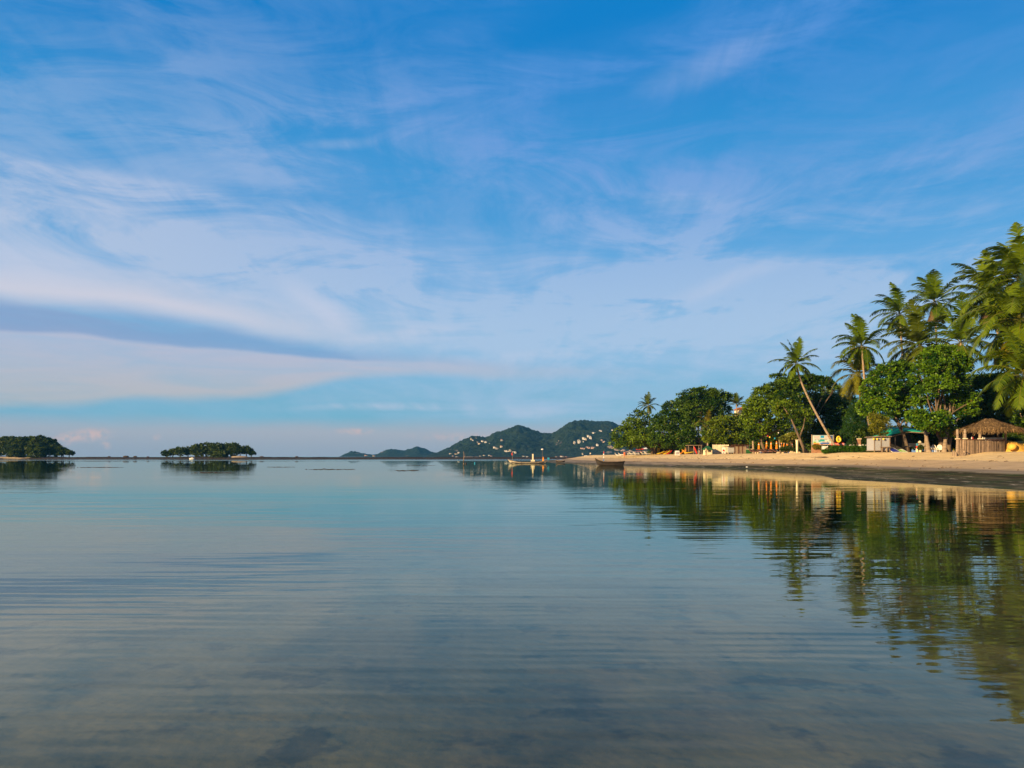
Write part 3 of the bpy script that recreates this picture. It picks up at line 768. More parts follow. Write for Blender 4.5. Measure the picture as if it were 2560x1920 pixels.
# ---- coconut palms
def palm(label, Y, base_px, cpx, cpy, L, n, seed, bend=0.0, droop=1.0, wind=(-0.25, -0.1), c_lo=(0.012, 0.040, 0.004), c_hi=(0.120, 0.180, 0.009), trunk_r=0.17, nuts=6, dead=0, cY=0.0, elmin=-42, elmax=84, group='coconut palms', dens=30, baseY=None):
    rnd = random.Random(seed); L = L * 1.2; n = int(n * 0.92)
    bY = baseY or Y
    bx = WX(base_px, bY); bz = G(bx, bY) - 0.15
    t = thing('coconut_palm', label, 'palm tree', (bx, bY, bz), 0, group)
    top = WP(cpx, cpy, Y + cY) - Vector((bx, bY, bz))
    # trunk: sweeps up in a curve and straightens under the crown
    c1 = Vector((top.x * 0.42 + bend, top.y * 0.4, top.z * 0.33)); c2 = Vector((top.x * 0.93 + bend * 0.5, top.y, top.z * 0.72))
    pts = []; rad = []
    N = 46
    for i in range(N + 1):
        u = i / N
        p = (1 - u) ** 3 * Vector((0, 0, 0)) + 3 * (1 - u) ** 2 * u * c1 + 3 * (1 - u) * u * u * c2 + u ** 3 * top
        pts.append(p)
        rad.append(trunk_r * ((1.75 - 6 * u) if u < 0.1 else (1.16 - 0.36 * u)) * (1.0 if i % 2 else 1.07))
    MB().tube(pts, rad, 9).build('trunk', PBARK, t, True)
    W = Vector((wind[0], wind[1], 0))
    for i in range(n + dead):
        isdead = i >= n
        az_ = i * 2.39996 + rnd.uniform(-.25, .25)
        u = (i + 0.5) / n if not isdead else 1.0
        e0 = math.radians(elmax - (elmax - elmin) * (u ** 1.1) + rnd.uniform(-7, 7)) if not isdead else math.radians(-72 + rnd.uniform(-10, 6))
        ln = L * (0.82 + 0.25 * rnd.random()) * (0.8 + 0.3 * math.sin(math.pi * min(1, u + .2)))
        if isdead: ln *= 0.75
        d = Vector((math.cos(az_) * math.cos(e0), math.sin(az_) * math.cos(e0), math.sin(e0)))
        d = (d + W * 0.55).normalized()
        K = 15
        p = top + d * 0.12; rp = [p.copy()]; rt = [d.copy()]
        sag = (0.088 + 0.05 * u + rnd.uniform(-.012, .02)) * droop
        for s_ in range(K):
            g_ = sag * (0.35 + 1.3 * (s_ / K))
            d = (d + Vector((W.x * 0.05, W.y * 0.05, -g_ * (1.0 if d.z > -0.93 else 0.1)))).normalized()
            p = p + d * (ln / K); rp.append(p.copy()); rt.append(d.copy())
        if isdead: lo, hi = (0.09, 0.06, 0.035), (0.21, 0.145, 0.085)
        else: lo, hi = c_lo, c_hi
        old = rnd.random() < max(0, (u - 0.8)) * 1.3
        mb_v = []; mb_f = []; mb_c = []
        # rachis: three sided tapering rod
        for j, (pp, tt) in enumerate(zip(rp, rt)):
            sd = tt.cross(Vector((0, 0, 1)));
            sd = sd.normalized() if sd.length > 1e-3 else Vector((1, 0, 0))
            uu = sd.cross(tt); r_ = 0.055 * (1 - 0.85 * j / K) * (L / 5)
            mb_v += [pp + sd * r_, pp - sd * r_, pp + uu * r_ * 0.9]
        for j in range(K):
            for a_ in range(3):
                b_ = (a_ + 1) % 3
                mb_f.append((j * 3 + a_, j * 3 + b_, j * 3 + 3 + b_, j * 3 + 3 + a_)); mb_c.append((0.20, 0.19, 0.03) if not isdead else (.2, .13, .07))
        tone = rnd.uniform(0.15, 1.0)
        for s_ in range(dens):
            q_ = 0.10 + 0.90 * (s_ + 0.5) / dens
            fi = q_ * K; i0 = min(int(fi), K - 1); fr_ = fi - i0
            pp = rp[i0].lerp(rp[i0 + 1], fr_); tt = rt[i0].lerp(rt[i0 + 1], fr_).normalized()
            sd = tt.cross(Vector((0, 0, 1))); sd = sd.normalized() if sd.length > 1e-3 else Vector((math.sin(az_), -math.cos(az_), 0))
            bun = rnd.uniform(-.26, .26) if s_ % 3 == 0 else bun
            ll = L * 0.26 * (math.sin(math.pi * min(1.0, q_ * 0.86 + 0.13)) ** 0.7) * rnd.uniform(0.85, 1.1)
            for sg in (-1, 1):
                if rnd.random() < 0.04: continue
                a_ = rnd.uniform(-.07, .07) + bun
                hang = (0.42 + 0.35 * u + rnd.uniform(-.15, .15)) * (1.8 if isdead else 1.0)
                dd = (sd * sg * 0.95 + tt * (0.62 + a_) + W * 0.35 + Vector((0, 0, -hang * 0.35))).normalized()
                d2 = (dd + Vector((W.x * .3, W.y * .3, -hang * 0.95))).normalized()
                wv2 = tt * (0.054 * L / 5 * (1.0 + 0.25 * rnd.random())) * (1.25)
                m1 = pp + dd * ll * 0.5; e1 = m1 + d2 * ll * 0.5
                b0 = len(mb_v)
                mb_v += [pp - wv2, pp + wv2, m1 + wv2 * 0.9, m1 - wv2 * 0.9, e1 + wv2 * .15, e1 - wv2 * .15]
                mb_f += [(b0, b0 + 1, b0 + 2, b0 + 3), (b0 + 3, b0 + 2, b0 + 4, b0 + 5)]
                k_ = min(1, max(0, tone * 0.6 + rnd.uniform(0, .45)))
                cc = tuple(lo[z] + (hi[z] - lo[z]) * k_ for z in range(3))
                if old: cc = (cc[0] * 1.25 + .03, cc[1] * 0.9, cc[2])
                mb_c += [cc, cc]
        vv = np.array([tuple(x) for x in mb_v]); ff = np.array(mb_f)
        o_ = link_mesh('frond', vv, ff, FROND, t, mb_c)
        if isdead: o_['label'] = 'dry brown hanging frond'
    if nuts:
        nb = MB()
        for i in range(nuts):
            a_ = i * 2.4; r_ = 0.28 + 0.05 * (i % 2)
            nb.ell((top.x + math.cos(a_) * r_, top.y + math.sin(a_) * r_, top.z - 0.25 - 0.14 * (i % 3)), (.14, .14, .17), 7, 5)
        nb.build('coconut_cluster', COCO, t, True)
    return t

YG = dict(c_lo=(0.014, 0.042, 0.003), c_hi=(0.150, 0.205, 0.009))
palm('small far palm standing above the dark trees at the left end of the wood', 212, 1630, 1621, 1014, 3.0, 20, 101, 0.2, 0.9, c_lo=(.03, .05, .006), c_hi=(.09, .12, .015))
palm('half hidden palm with upright fronds behind the yellow-green tree', 214, 1842, 1841, 1012, 3.2, 14, 102, 0, 0.6, elmin=10, nuts=0, c_lo=(.03, .05, .006), c_hi=(.09, .12, .015))
palm('slender palm leaning far to the left over the painted billboard', 111, 2098, 1991, 910, 3.1, 25, 103, 0.2, 0.85, wind=(-0.05, 0), trunk_r=0.15, nuts=5, elmin=-42)
palm('leftmost of the five tall palms above the big green trees', 124, 2178, 2155, 866, 4.7, 22, 104, 0.2, 1.0, wind=(-.28, -.1))
palm('tall palm with wind-swept crown, second highest of the middle group', 131, 2268, 2250, 786, 4.9, 21, 105, 0.4, 1.0, wind=(-.38, -.1))
palm('highest palm of the middle group with brown dead fronds hanging down its trunk', 122, 2352, 2337, 757, 5.0, 21, 106, 0.3, 0.95, wind=(-.22, -.1), dead=5)
palm('dark dense palm crown just above the left bright green tree', 114, 2322, 2300, 864, 5.8, 24, 107, -0.4, 1.05, wind=(-.30, -.1), trunk_r=.2, cY=1, baseY=101, c_lo=(.035, .055, .006), c_hi=(.12, .15, .015))
palm('palm with wide spread fronds above the tallest bright green tree', 107, 2360, 2402, 858, 5.6, 20, 108, -.6, 0.9, wind=(-.12, -.1), trunk_r=.2, baseY=101)
palm('tall dense palm left of the highest crown at the right edge', 101, 2585, 2478, 738, 5.4, 30, 109, 0.3, 1.15, wind=(-.32, -.1), dead=4, **YG)
palm('highest palm of all, crown cut by the right edge of the picture', 92, 2590, 2548, 700, 5.6, 28, 110, 0.2, 1.1, wind=(-.25, -.1), **YG)
palm('palm with long hanging fronds below the highest crown at the right edge', 87, 2588, 2552, 800, 6.3, 32, 111, 0.2, 1.35, wind=(-.2, -.1), elmin=-65, dead=5, **YG)
palm('low palm with big arching fronds above the thatched bar at the right edge', 84, 2612, 2562, 938, 5.2, 24, 112, 0.0, 1.1, wind=(-.12, -.1), nuts=0, **YG)
palm('short yellowish palm with drooping fronds left of the big green trees', 131, 2152, 2148, 938, 5.4, 22, 113, 0.2, 1.6, wind=(-.22, -.1), c_lo=(.05, .060, .006), c_hi=(.20, .18, .012), elmin=-60)
palm('left one of two dark little palms behind the leaning palm', 168, 2074, 2072, 992, 3.0, 13, 114, 0, .9, elmin=0, nuts=0, c_lo=(.03, .05, .006), c_hi=(.12, .14, .015))
palm('right one of two dark little palms behind the leaning palm', 172, 2100, 2098, 996, 3.2, 13, 115, 0, 1.0, elmin=0, nuts=0, c_lo=(.02, .035, .006), c_hi=(.06, .08, .012))
palm('young yellow palm between the low tree and the big round tree', 158, 1884, 1880, 1042, 3.4, 13, 116, 0, 1.3, elmin=-20, nuts=0, c_lo=(.10, .09, .008), c_hi=(.24, .20, .02))
palm('young palm peeping out between the domed tree and the low tree', 186, 1770, 1768, 1058, 3.0, 11, 117, 0, 1.3, elmin=-20, nuts=0, c_lo=(.08, .07, .008), c_hi=(.20, .17, .02))
palm('palm filling the gap in front of the rightmost trees', 96, 2600, 2530, 850, 5.4, 26, 118, 0.1, 1.3, wind=(-.2, -.1), nuts=4, **YG)

# ---- the wooded islets and the reef that joins them
def island_tree(px, cy, rx, ry, Y, seed, lab, grp, base=None):
    tiny = rx < 14
    lobes = [(px, cy, rx * .75, ry * .8, 0), (px - rx * .55, cy + ry * .30, rx * .5, ry * .6, 1), (px + rx * .55, cy + ry * .25, rx * .5, ry * .6, -1), (px + rx * .1, cy + ry * .55, rx * .7, ry * .5, -2)]
    if not tiny: lobes.append((px, min(cy + ry * 1.1, 1137), rx * .8, 6, -3, .7))
    return tree('mangrove_tree', lab, Y, px, lobes, seed, 1.0, 0.9, (0.010, 0.028, 0.005), (0.085, 0.120, 0.018), 1.3, 0.3, 0.0, grp, base_z=0.9, depth=1.2)
k_ = 0
for (px, cy, rx, ry, dy, lab) in [
        (-70, 1112, 34, 20, 10, 'island tree beyond the left edge of the picture'), (-20, 1108, 34, 22, 8, 'island tree cut by the left edge of the picture'),
        (22, 1107, 28, 19, 6, 'first full tree at the left edge on the bigger wooded islet'), (50, 1109, 26, 19, 0, 'second tree from the left edge on the bigger islet'),
        (76, 1108, 26, 19, 5, 'tall tree in the middle of the bigger islet'), (100, 1107, 24, 19, 0, 'tree just right of the middle of the bigger islet'),
        (122, 1112, 22, 18, 3, 'tree on the shoulder of the bigger islet'), (140, 1121, 16, 12, 0, 'lower tree where the bigger islet slopes down'),
        (158, 1127, 13, 7, 0, 'small tree next to the tip of the bigger islet'), (173, 1131, 11, 5, -1, 'outermost tiny tree reaching over the water at the tip of the bigger islet'),
        (38, 1122, 26, 14, -6, 'low dark tree at the foot of the bigger islet near the left edge'), (90, 1123, 28, 13, -6, 'low dark tree at the foot of the bigger islet')]:
    k_ += 1; island_tree(px, cy, rx, ry, 505 + dy, 200 + k_, lab, 'trees on the left wooded islet')
for (px, cy, rx, ry, dy, lab) in [
        (416, 1133, 12, 5.5, 0, 'outermost small tree at the left tip of the smaller islet'), (432, 1129, 12, 6, 2, 'second small tree from the left tip of the smaller islet'),
        (452, 1125, 14, 8, 0, 'flat crowned tree left on the smaller islet'), (470, 1126, 13, 9, 3, 'tree left of the tallest clump on the smaller islet'),
        (492, 1122, 16, 12, 0, 'round tree starting the tall clump on the smaller islet'), (514, 1119, 17, 13, 2, 'tall tree left of centre on the smaller islet'),
        (538, 1119, 17, 13, 0, 'tallest tree in the centre of the smaller islet'), (562, 1120, 17, 12, 3, 'tree right of centre on the smaller islet'),
        (585, 1119, 15, 12, 0, 'domed tree to the right on the smaller islet'), (600, 1125, 13, 9, -1, 'lower tree in the saddle right on the smaller islet'),
        (616, 1123, 12, 9, 0, 'last bigger tree at the right end of the smaller islet'), (628, 1131, 8, 5, 0, 'small bush-like tree at the right tip of the smaller islet'),
        (546, 1130, 22, 8, -4, 'low dark tree in front on the smaller islet')]:
    k_ += 1; island_tree(px, cy, rx, ry, 502 + dy, 200 + k_, lab, 'trees on the small middle islet')


# ------------------------------------------------------------------ reef and islet beaches
rng = np.random.default_rng(5)
rx_ = np.arange(-1150, 160, 1.3); ry_ = np.concatenate([np.arange(488, 512, 1.6), np.arange(512, 560, 6)])
X, Y = np.meshgrid(rx_, ry_)
front = 490 + 2.5 * vnoise(X / 23.0, X * 0 + .5, 4)
prof = np.clip((Y - front) / 7.0, 0, 1) ** 0.6 * np.clip((560 - Y) / 30.0, 0, 1)
crestz = 1.15 + 0.16 * vnoise(X / 30.0, Y / 20.0, 7) + 0.20 * np.abs(vnoise(X / 2.2, Y / 3.0, 8)) + 0.22 * np.clip(vnoise(X / 6.0, Y / 9.0, 9), 0.3, 1)
fade = np.clip((150 - X) / 60.0, 0, 1)
Z = -0.6 + (crestz + 0.6) * prof * fade
v = np.stack([X.ravel(), Y.ravel(), Z.ravel()], 1)
n_ = len(rx_); i_ = (np.arange(len(ry_) - 1)[:, None] * n_ + np.arange(n_ - 1)[None, :]).ravel()
REEF = mat('dark_reef_rock', (0.060, 0.045, 0.034), (0.022, 0.018, 0.014), 0.9, 0.9, 0.1, (1, 1, 1), 1.0, 0.15)
tag(link_mesh('reef', v, np.stack([i_, i_ + 1, i_ + 1 + n_, i_ + n_], 1), REEF), kind='structure')
ISAND = mat('islet_sand', (0.46, 0.36, 0.25), (0.26, 0.19, 0.13), 0.95, 0.2, 0.1)
def mound(name, cx, cy, cz, rx, ry, rz, m, seed):
    r = random.Random(seed); mb = MB(); mb.ell((cx, cy, cz), (rx, ry, rz), 26, 9, None, 0.05, r)
    return tag(mb.build(name, m, None, True), kind='structure')
mound('islet_beach', WX(70, 504), 506, 0.3, 34, 12, 1.65, REEF, 1)
mound('islet_beach', WX(30, 497), 498, 0.4, 22, 5, 1.2, ISAND, 2)
mound('islet_beach', WX(520, 503), 505, 0.3, 30, 10, 1.55, REEF, 3)
mound('islet_beach', WX(593, 497), 498, 0.55, 9, 4, 1.6, ISAND, 4)
mound('islet_beach', WX(-60, 504), 508, 0.3, 40, 14, 1.6, REEF, 5)

# rocks standing on the reef line
ROCK = mat('brown_rock', (0.10, 0.075, 0.055), (0.045, 0.035, 0.028), 0.9, 1.5, 0.1, (1, 1, 1), 0.8, 0.1)
for i, (px, w_, h_, lab) in enumerate([(273, 1.0, .5, 'lone rock on the reef right of the bigger islet'), (315, 1.7, .75, 'pointed rock left of the pair on the dark reef between the islets'), (338, 1.3, .65, 'rock right of the pair on the dark reef between the islets'),
                                  (655, 1.5, .5, 'flat rock on the reef just right of the smaller islet'), (742, 1.2, .45, 'low rock on the reef between the smaller islet and the far hills'), (370, .9, .4, 'small rock alone on the reef left of the smaller islet')]):
    mb = MB(); r = random.Random(i + 30)
    mb.ell((0, 0, 0), (w_, w_ * .8, h_), 9, 6, None, 0.16, r)
    o = mb.build('reef_rock', ROCK, None, False); o.location = (WX(px, 499), 499, 1.35 + h_ * .3)
    tag(o, lab, 'rock', 'rocks on the reef')
# weed lying on the water in thin streaks
mb = MB(); r = random.Random(9)
WEED = mat('drift_weed', (0.045, 0.035, 0.018), (0.02, 0.016, 0.01), 0.8, 6.0)
for (px0, px1, y0, n) in [(185, 310, 124, 90), (465, 600, 84, 34), (660, 745, 128, 40), (760, 900, 105, 60), (980, 1050, 96, 26), (1000, 1100, 150, 24)]:
    for j in range(n):
        px = r.triangular(px0, px1); y = y0 + r.gauss(0, 1.2)
        a_ = r.uniform(.10, .38)
        mb.ell((WX(px, y), y, 0.0), (a_, a_ * .4, .02 + .03 * r.random()), 6, 4, None, .2, r)
tag(mb.build('floating_seaweed', WEED), 'thin dark streaks of floating seaweed on the calm water', 'seaweed', None, 'stuff')

# ------------------------------------------------------------------ houses on the far hills
WALLM = colmat('house_wall', 0.8, 0.2, 0.15, 0.3)
GLASSM = mat('dark_window', (0.03, 0.04, 0.05), (0.02, 0.03, 0.04), 0.25, 0.2, 0.5)
def hill_house(px, py, w_px, h_px, wall, roof, label, group, kind_=0, rz=0.0, hill=main_hill):
    ht = hill.hit(px, py + h_px * 0.5)
    if not ht: return
    x, y, z = ht
    w_ = w_px / F * y * .8; h_ = h_px / F * y * .75
    y -= w_ * 0.3
    t = thing('hillside_house', label, 'house', (x, y, z - 2.5), rz, group)
    d_ = max(7.0, w_ * .6); tot = h_ + 2.5; rh = h_ * .28 if roof else 0
    # stepped block: a main body and a wing one storey lower
    mb = MB(); mb.col = wall
    mb.box(-w_ / 2, w_ * .12, -d_ / 2, d_ / 2, 0, tot - rh)
    mb.box(w_ * .12, w_ / 2, -d_ / 2 + .8, d_ / 2 + 1, 0, (tot - rh) * .80)
    if not roof: mb.box(-w_ / 2 - .4, w_ * .12 + .4, -d_ / 2 - .5, d_ / 2, tot, tot + .5, tuple(c * .9 for c in wall))
    mb.build('wall', WALLM, t)
    if roof:
        rb = MB(); rb.col = roof
        zb = tot - rh
        for (a, b, zz_, e) in [(-w_ / 2 - .6, w_ * .12 + .4, zb, 0), (w_ * .12 + .05, w_ / 2 + .6, zb * .80, .8)]:
            m0 = (a + b) / 2; y0, y1 = -d_ / 2 - .6 + e, d_ / 2 + .6 + e
            vs = [(a, y0, zz_), (b, y0, zz_), (b, y1, zz_), (a, y1, zz_), (m0 - (b - a) * .25, (y0 + y1) / 2, zz_ + rh), (m0 + (b - a) * .25, (y0 + y1) / 2, zz_ + rh)]
            rb._add(vs, [(0, 1, 5, 4), (1, 2, 5), (2, 3, 4, 5), (3, 0, 4), (3, 2, 1, 0)], roof)
        rb.build('roof', WALLM, t)
    n = max(2, int(w_ / 6))
    for i in range(n):
        x0 = -w_ / 2 + (i + .25) * w_ / n; x1 = x0 + w_ / n * .5
        top_ = (tot - rh) * (1 if x1 < w_ * .12 else .8)
        if x0 < w_ * .12 < x1: continue
        dy = 0 if x1 < w_ * .12 else .8
        MB().box(x0, x1, -d_ / 2 - .12 + dy, -d_ / 2 + .1 + dy, top_ - h_ * .42, top_ - h_ * .14).build('window', GLASSM, t)
W_ = (0.60, 0.55, 0.50); CR = (0.48, 0.41, 0.32); PK = (0.50, 0.32, 0.26); RR = (0.36, 0.13, 0.09); GR = (0.35, 0.33, 0.30); BR = (0.28, 0.20, 0.15)
HG = 'houses on the far hillside'
def R8(x, y): return 1100 + x / 4.424, 1040 + y / 4.424
for (x, y, w_, h_, wl, rf, lab) in [
        (345, 250, 22, 20, CR, None, 'cream house on the left shoulder of the hill, below its first crest'), (362, 262, 22, 10, W_, BR, 'small white house just under the cream one on the left shoulder'),
        (398, 242, 26, 10, W_, BR, 'small pale house right of the crest on the left shoulder'), (418, 285, 30, 14, GR, BR, 'grey roofed house left in the row below the left shoulder'),
        (440, 300, 44, 14, CR, RR, 'long house below the left shoulder, lowest of its row'), (470, 272, 28, 16, W_, GR, 'pale house at the upper middle of the row below the left shoulder'),
        (505, 280, 34, 18, W_, BR, 'pale house at the right end of the row below the left shoulder'), (548, 302, 16, 12, GR, BR, 'single small grey house between the row and the central slope'),
        (684, 262, 28, 26, CR, RR, 'pinkish house alone high on the slope under the main peak'), (603, 340, 30, 16, W_, BR, 'pale house at mid slope left of the red roofed one'),
        (628, 350, 40, 18, GR, BR, 'wide grey house at mid slope'), (680, 330, 34, 20, CR, RR, 'red roofed house at mid slope'),
        (735, 385, 60, 16, W_, None, 'long white terraced building low on the central slope'), (775, 378, 34, 24, CR, None, 'tall cream block at the right of the long white building'),
        (808, 390, 20, 12, W_, BR, 'small house between the cream block and the white villa'), (832, 398, 28, 22, W_, None, 'white villa right of the long white building'),
        (115, 412, 34, 12, W_, BR, 'white low house at the far left foot of the hill'), (178, 415, 40, 18, CR, RR, 'red roofed house above the wooden stake'),
        (210, 400, 26, 22, W_, BR, 'white tall house left of the stake'), (150, 440, 30, 10, PK, BR, 'pink low house near the left shore of the hill'),
        (190, 448, 36, 10, GR, RR, 'grey shore house behind the stake'), (445, 440, 30, 14, GR, BR, 'grey house near the shore, left of centre'),
        (490, 432, 28, 12, CR, BR, 'cream house near the shore, left of centre'), (545, 432, 30, 14, W_, BR, 'white house near the shore above the reef'),
        (570, 440, 22, 12, PK, RR, 'pink house near the shore above the reef'), (930, 442, 40, 14, GR, BR, 'grey shore house behind the white boat'),
        (965, 446, 30, 12, W_, BR, 'pale shore house behind the white boat'), (1290, 450, 40, 14, CR, RR, 'cream shore house above the start of the sand spit'),
        (1345, 442, 44, 18, W_, RR, 'large white shore house with red roof above the sand spit'), (1395, 450, 36, 18, PK, RR, 'pink shore house right of the large one above the sand spit'),
        (1430, 456, 24, 12, W_, BR, 'small white shore house above the sand spit'), (1578, 418, 18, 26, CR, None, 'narrow cream tower on the low slope right of the sand spit'),
        (1620, 436, 60, 10, W_, GR, 'long low white building right of the narrow tower'), (1660, 442, 34, 16, GR, BR, 'grey house behind the prow of the dark boat'),
        (1720, 440, 40, 12, PK, RR, 'pink low house behind the dark boat'), (1490, 288, 26, 22, W_, None, 'lowest left white villa on the right slope'),
        (1482, 298, 24, 12, CR, None, 'cream terrace under the lowest left white villa'), (1538, 275, 40, 40, W_, None, 'tallest white villa on the right slope'),
        (1590, 245, 42, 30, W_, None, 'wide white villa in the upper cluster on the right slope'), (1612, 250, 24, 22, CR, None, 'cream block in the upper cluster on the right slope'),
        (1640, 220, 34, 26, W_, None, 'white villa topping the upper cluster on the right slope'), (1662, 232, 34, 34, W_, None, 'right hand white villa of the upper cluster'),
        (1584, 282, 12, 14, W_, None, 'tiny white house under the upper cluster'), (1700, 182, 44, 16, W_, GR, 'white villa high on the right slope'),
        (1772, 158, 40, 16, W_, GR, 'highest white villa on the right slope'), (1740, 314, 30, 18, W_, None, 'white house beside the long pinkish terrace'),
        (1575, 352, 60, 14, PK, BR, 'left part of the long pinkish terrace of houses'), (1632, 342, 60, 22, PK, BR, 'middle part of the long pinkish terrace of houses'),
        (1692, 344, 60, 20, PK, BR, 'right part of the long pinkish terrace of houses'), (1790, 262, 26, 26, PK, BR, 'pinkish house above the white one on the right slope'),
        (1312, 272, 12, 10, CR, BR, 'tiny lone cream house high on the dark middle slope'), (1907, 150, 14, 10, W_, BR, 'tiny pale house near the right ridge')]:
    px, py = R8(x, y)
    hill_house(px, py, w_ / 4.424, h_ / 4.424, wl, rf, lab, HG, rz=((x * 7) % 10 - 5) * .06)
hill_house(915, 1138, 9, 4, PK, RR, 'pink house at the saddle of the small far left hill', HG, hill=far_hill)
hill_house(935, 1139, 8, 3.5, CR, RR, 'cream house at the foot of the small far left hill', HG, hill=far_hill)
# bare rock faces near the shore on the right
CLIFF = mat('pink_rock_face', (0.42, 0.31, 0.25), (0.20, 0.16, 0.13), 0.9, 0.06, 0.1, (1, 1, 1.6), 1.0, 2.0)
for i, (px, py, a, b, lab) in enumerate([(1533, 1120, 13, 6, 'pale rock face nearest the far hills, above the dark boat'), (1556, 1126, 20, 6, 'long grey rock face half hidden by the leftmost beach tree'), (1585, 1131, 22, 5, 'low rock face behind the far beach loungers'), (1511, 1105, 7, 5, 'reddish rock scar high behind the dark boat'), (1180, 1143, 20, 2.2, 'pale shore rocks at the foot of the hill behind the stake')]):
    ht = main_hill.hit(px, py)
    if not ht: continue
    x, y, z = ht; a = a / F * y; b = b / F * y
    mb = MB(); r = random.Random(60 + i)
    for _ in range(16):
        u = r.uniform(-1, 1); s_ = r.uniform(.18, .34)
        mb.ell((u * a, r.uniform(-3, 3), -u * b * .45 + r.uniform(-.4, .4) * b), (a * s_, 5, b * s_ * 1.3), 8, 6, None, .22, r)
    o = mb.build('rock_face', CLIFF); o.location = (x, y - 4, z); tag(o, lab, 'rock', 'bare rocks on the far hill')

# ------------------------------------------------------------------ shared paints
WOOD = mat('weathered_wood', (0.30, 0.22, 0.15), (0.17, 0.12, 0.08), 0.85, 3.0, 0.15, (1, 1, .2))
DARKW = mat('dark_hull_wood', (0.045, 0.036, 0.030), (0.022, 0.018, 0.016), 0.6, 3.0, 0.3, (.3, 1, 1))
PALEW = mat('sun_bleached_paint', (0.56, 0.49, 0.38), (0.22, 0.18, 0.13), 0.7, 2.5, 0.3, (.4, 1, 1))
WHITE = mat('white_paint', (0.78, 0.75, 0.70), (0.60, 0.56, 0.50), 0.6, 2.0)
CREAM = mat('cream_plaster', (0.72, 0.60, 0.40), (0.60, 0.49, 0.32), 0.85, 1.2)
REDP = mat('red_paint', (0.60, 0.035, 0.02), (0.42, 0.025, 0.015), 0.5, 3.0)
BLUEP = mat('blue_paint', (0.03, 0.16, 0.45), (0.02, 0.11, 0.33), 0.5, 3.0)
TEAL = mat('turquoise_paint', (0.02, 0.26, 0.40), (0.015, 0.19, 0.30), 0.5, 3.0)
YELP = mat('yellow_paint', (0.80, 0.55, 0.03), (0.62, 0.40, 0.02), 0.5, 3.0)
ORNG = mat('orange_canvas', (0.80, 0.30, 0.035), (0.58, 0.20, 0.02), 0.85, 4.0, 0.15, (3, 3, .4))
GREENR = mat("green_roof_tarp", (0.01, 0.52, 0.30), (0.008, 0.40, 0.23), 0.55, 1.0, 0.35, (1, 3, 1))
DGREEN = mat('dark_green_roof', (0.02, 0.11, 0.03), (0.012, 0.07, 0.02), 0.7, 2.0)
GREYS = mat('grey_mesh_screen', (0.36, 0.36, 0.38), (0.27, 0.27, 0.29), 0.85, 12.0, 0.1, (3, 3, .5))
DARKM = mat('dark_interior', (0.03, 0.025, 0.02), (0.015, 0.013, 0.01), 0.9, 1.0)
REDBR = mat('red_brown_boards', (0.16, 0.05, 0.035), (0.09, 0.03, 0.02), 0.8, 2.0, 0.2, (2, 2, .3))
METAL = mat('grey_metal', (0.35, 0.35, 0.36), (0.24, 0.24, 0.25), 0.45, 3.0, 0.5, metal=0.4)
PLAST = mat('white_plastic', (0.75, 0.68, 0.58), (0.62, 0.56, 0.47), 0.45, 3.0)
DWOOD = mat('dark_red_wood', (0.13, 0.05, 0.03), (0.07, 0.03, 0.02), 0.7, 3.0)
PAINT = colmat('painted_board', 0.6, 0.3, 0.15, 6.0)
def at(px, y, dz=0.0):
    x = WX(px, y); return (x, y, G(x, y) + dz)
HS = lambda npx, y: npx / F * y      # size of npx picture pixels at distance y

# ------------------------------------------------------------------ boats
def hull(L, B, D, bow, stern, n=22, m=7, rake=0.6, sheer=1.0):
    """double ended wooden hull, open inside; returns vertices and faces with thickness"""
    V_ = []; Fc = []
    th = 0.05
    for side in (0, 1):
        for i in range(n + 1):
            u = i / n * 2 - 1                       # -1 stern, +1 bow
            w = (1 - abs(u) ** 2.6) ** 0.8 * B / 2 + 0.03
            top = D + bow * max(0, u) ** 3.2 * sheer + stern * max(0, -u) ** 3.0
            bot = 0.10 * D * 0 + (bow * 0.55) * max(0, u) ** 6 + stern * .5 * max(0, -u) ** 6
            for j in range(m + 1):
                a = j / m * math.pi                # port rim -> keel -> starboard rim
                yy = -math.cos(a) * w * (1 - 0.25 * math.sin(a) ** 8)
                zz = top - (top - bot) * math.sin(a) ** 0.75
                xx = u * L / 2 + (top - D) * 0.0 + (zz - bot) * rake * 0.35 * u ** 3
                if side: yy *= 0.9; zz = zz + (th if 0 < j < m else 0)
                V_.append((xx, yy, zz))
    S = (n + 1) * (m + 1)
    for i in range(n):
        for j in range(m):
            a = i * (m + 1) + j
            Fc.append((a, a + 1, a + m + 2, a + m + 1))
            Fc.append((S + a, S + a + m + 1, S + a + m + 2, S + a + 1))
        for j in (0, m):
            a = i * (m + 1) + j
            Fc.append((a, a + m + 1, S + a + m + 1, S + a))
    return V_, Fc
def boat_parts(t, L, B, D, bow, stern, mh, mr, rake=.6, sheer=1.0, seats=3, mseat=None, z0=-.12):
    V_, Fc = hull(L, B, D, bow, stern, rake=rake, sheer=sheer)
    mb = MB(); mb._add([(x, y, z + z0) for x, y, z in V_], Fc); mb.build('hull', mh, t, True)
    m = 7; n = 22
    for j, s_ in ((0, 1), (m, -1)):
        MB().tube([(V_[i * (m + 1) + j][0], V_[i * (m + 1) + j][1], V_[i * (m + 1) + j][2] + z0 + .01) for i in range(n + 1)], 0.045, 5).build('gunwale', mr, t)
    for k_ in range(seats):
        x = -L * .28 + k_ * L * .56 / max(1, seats - 1)
        w = (1 - abs(2 * x / L) ** 2.6) ** .8 * B / 2 * .88
        MB().box(x - .12, x + .12, -w, w, D * .72 + z0, D * .72 + z0 + .04).build('thwart', mseat or mr, t)
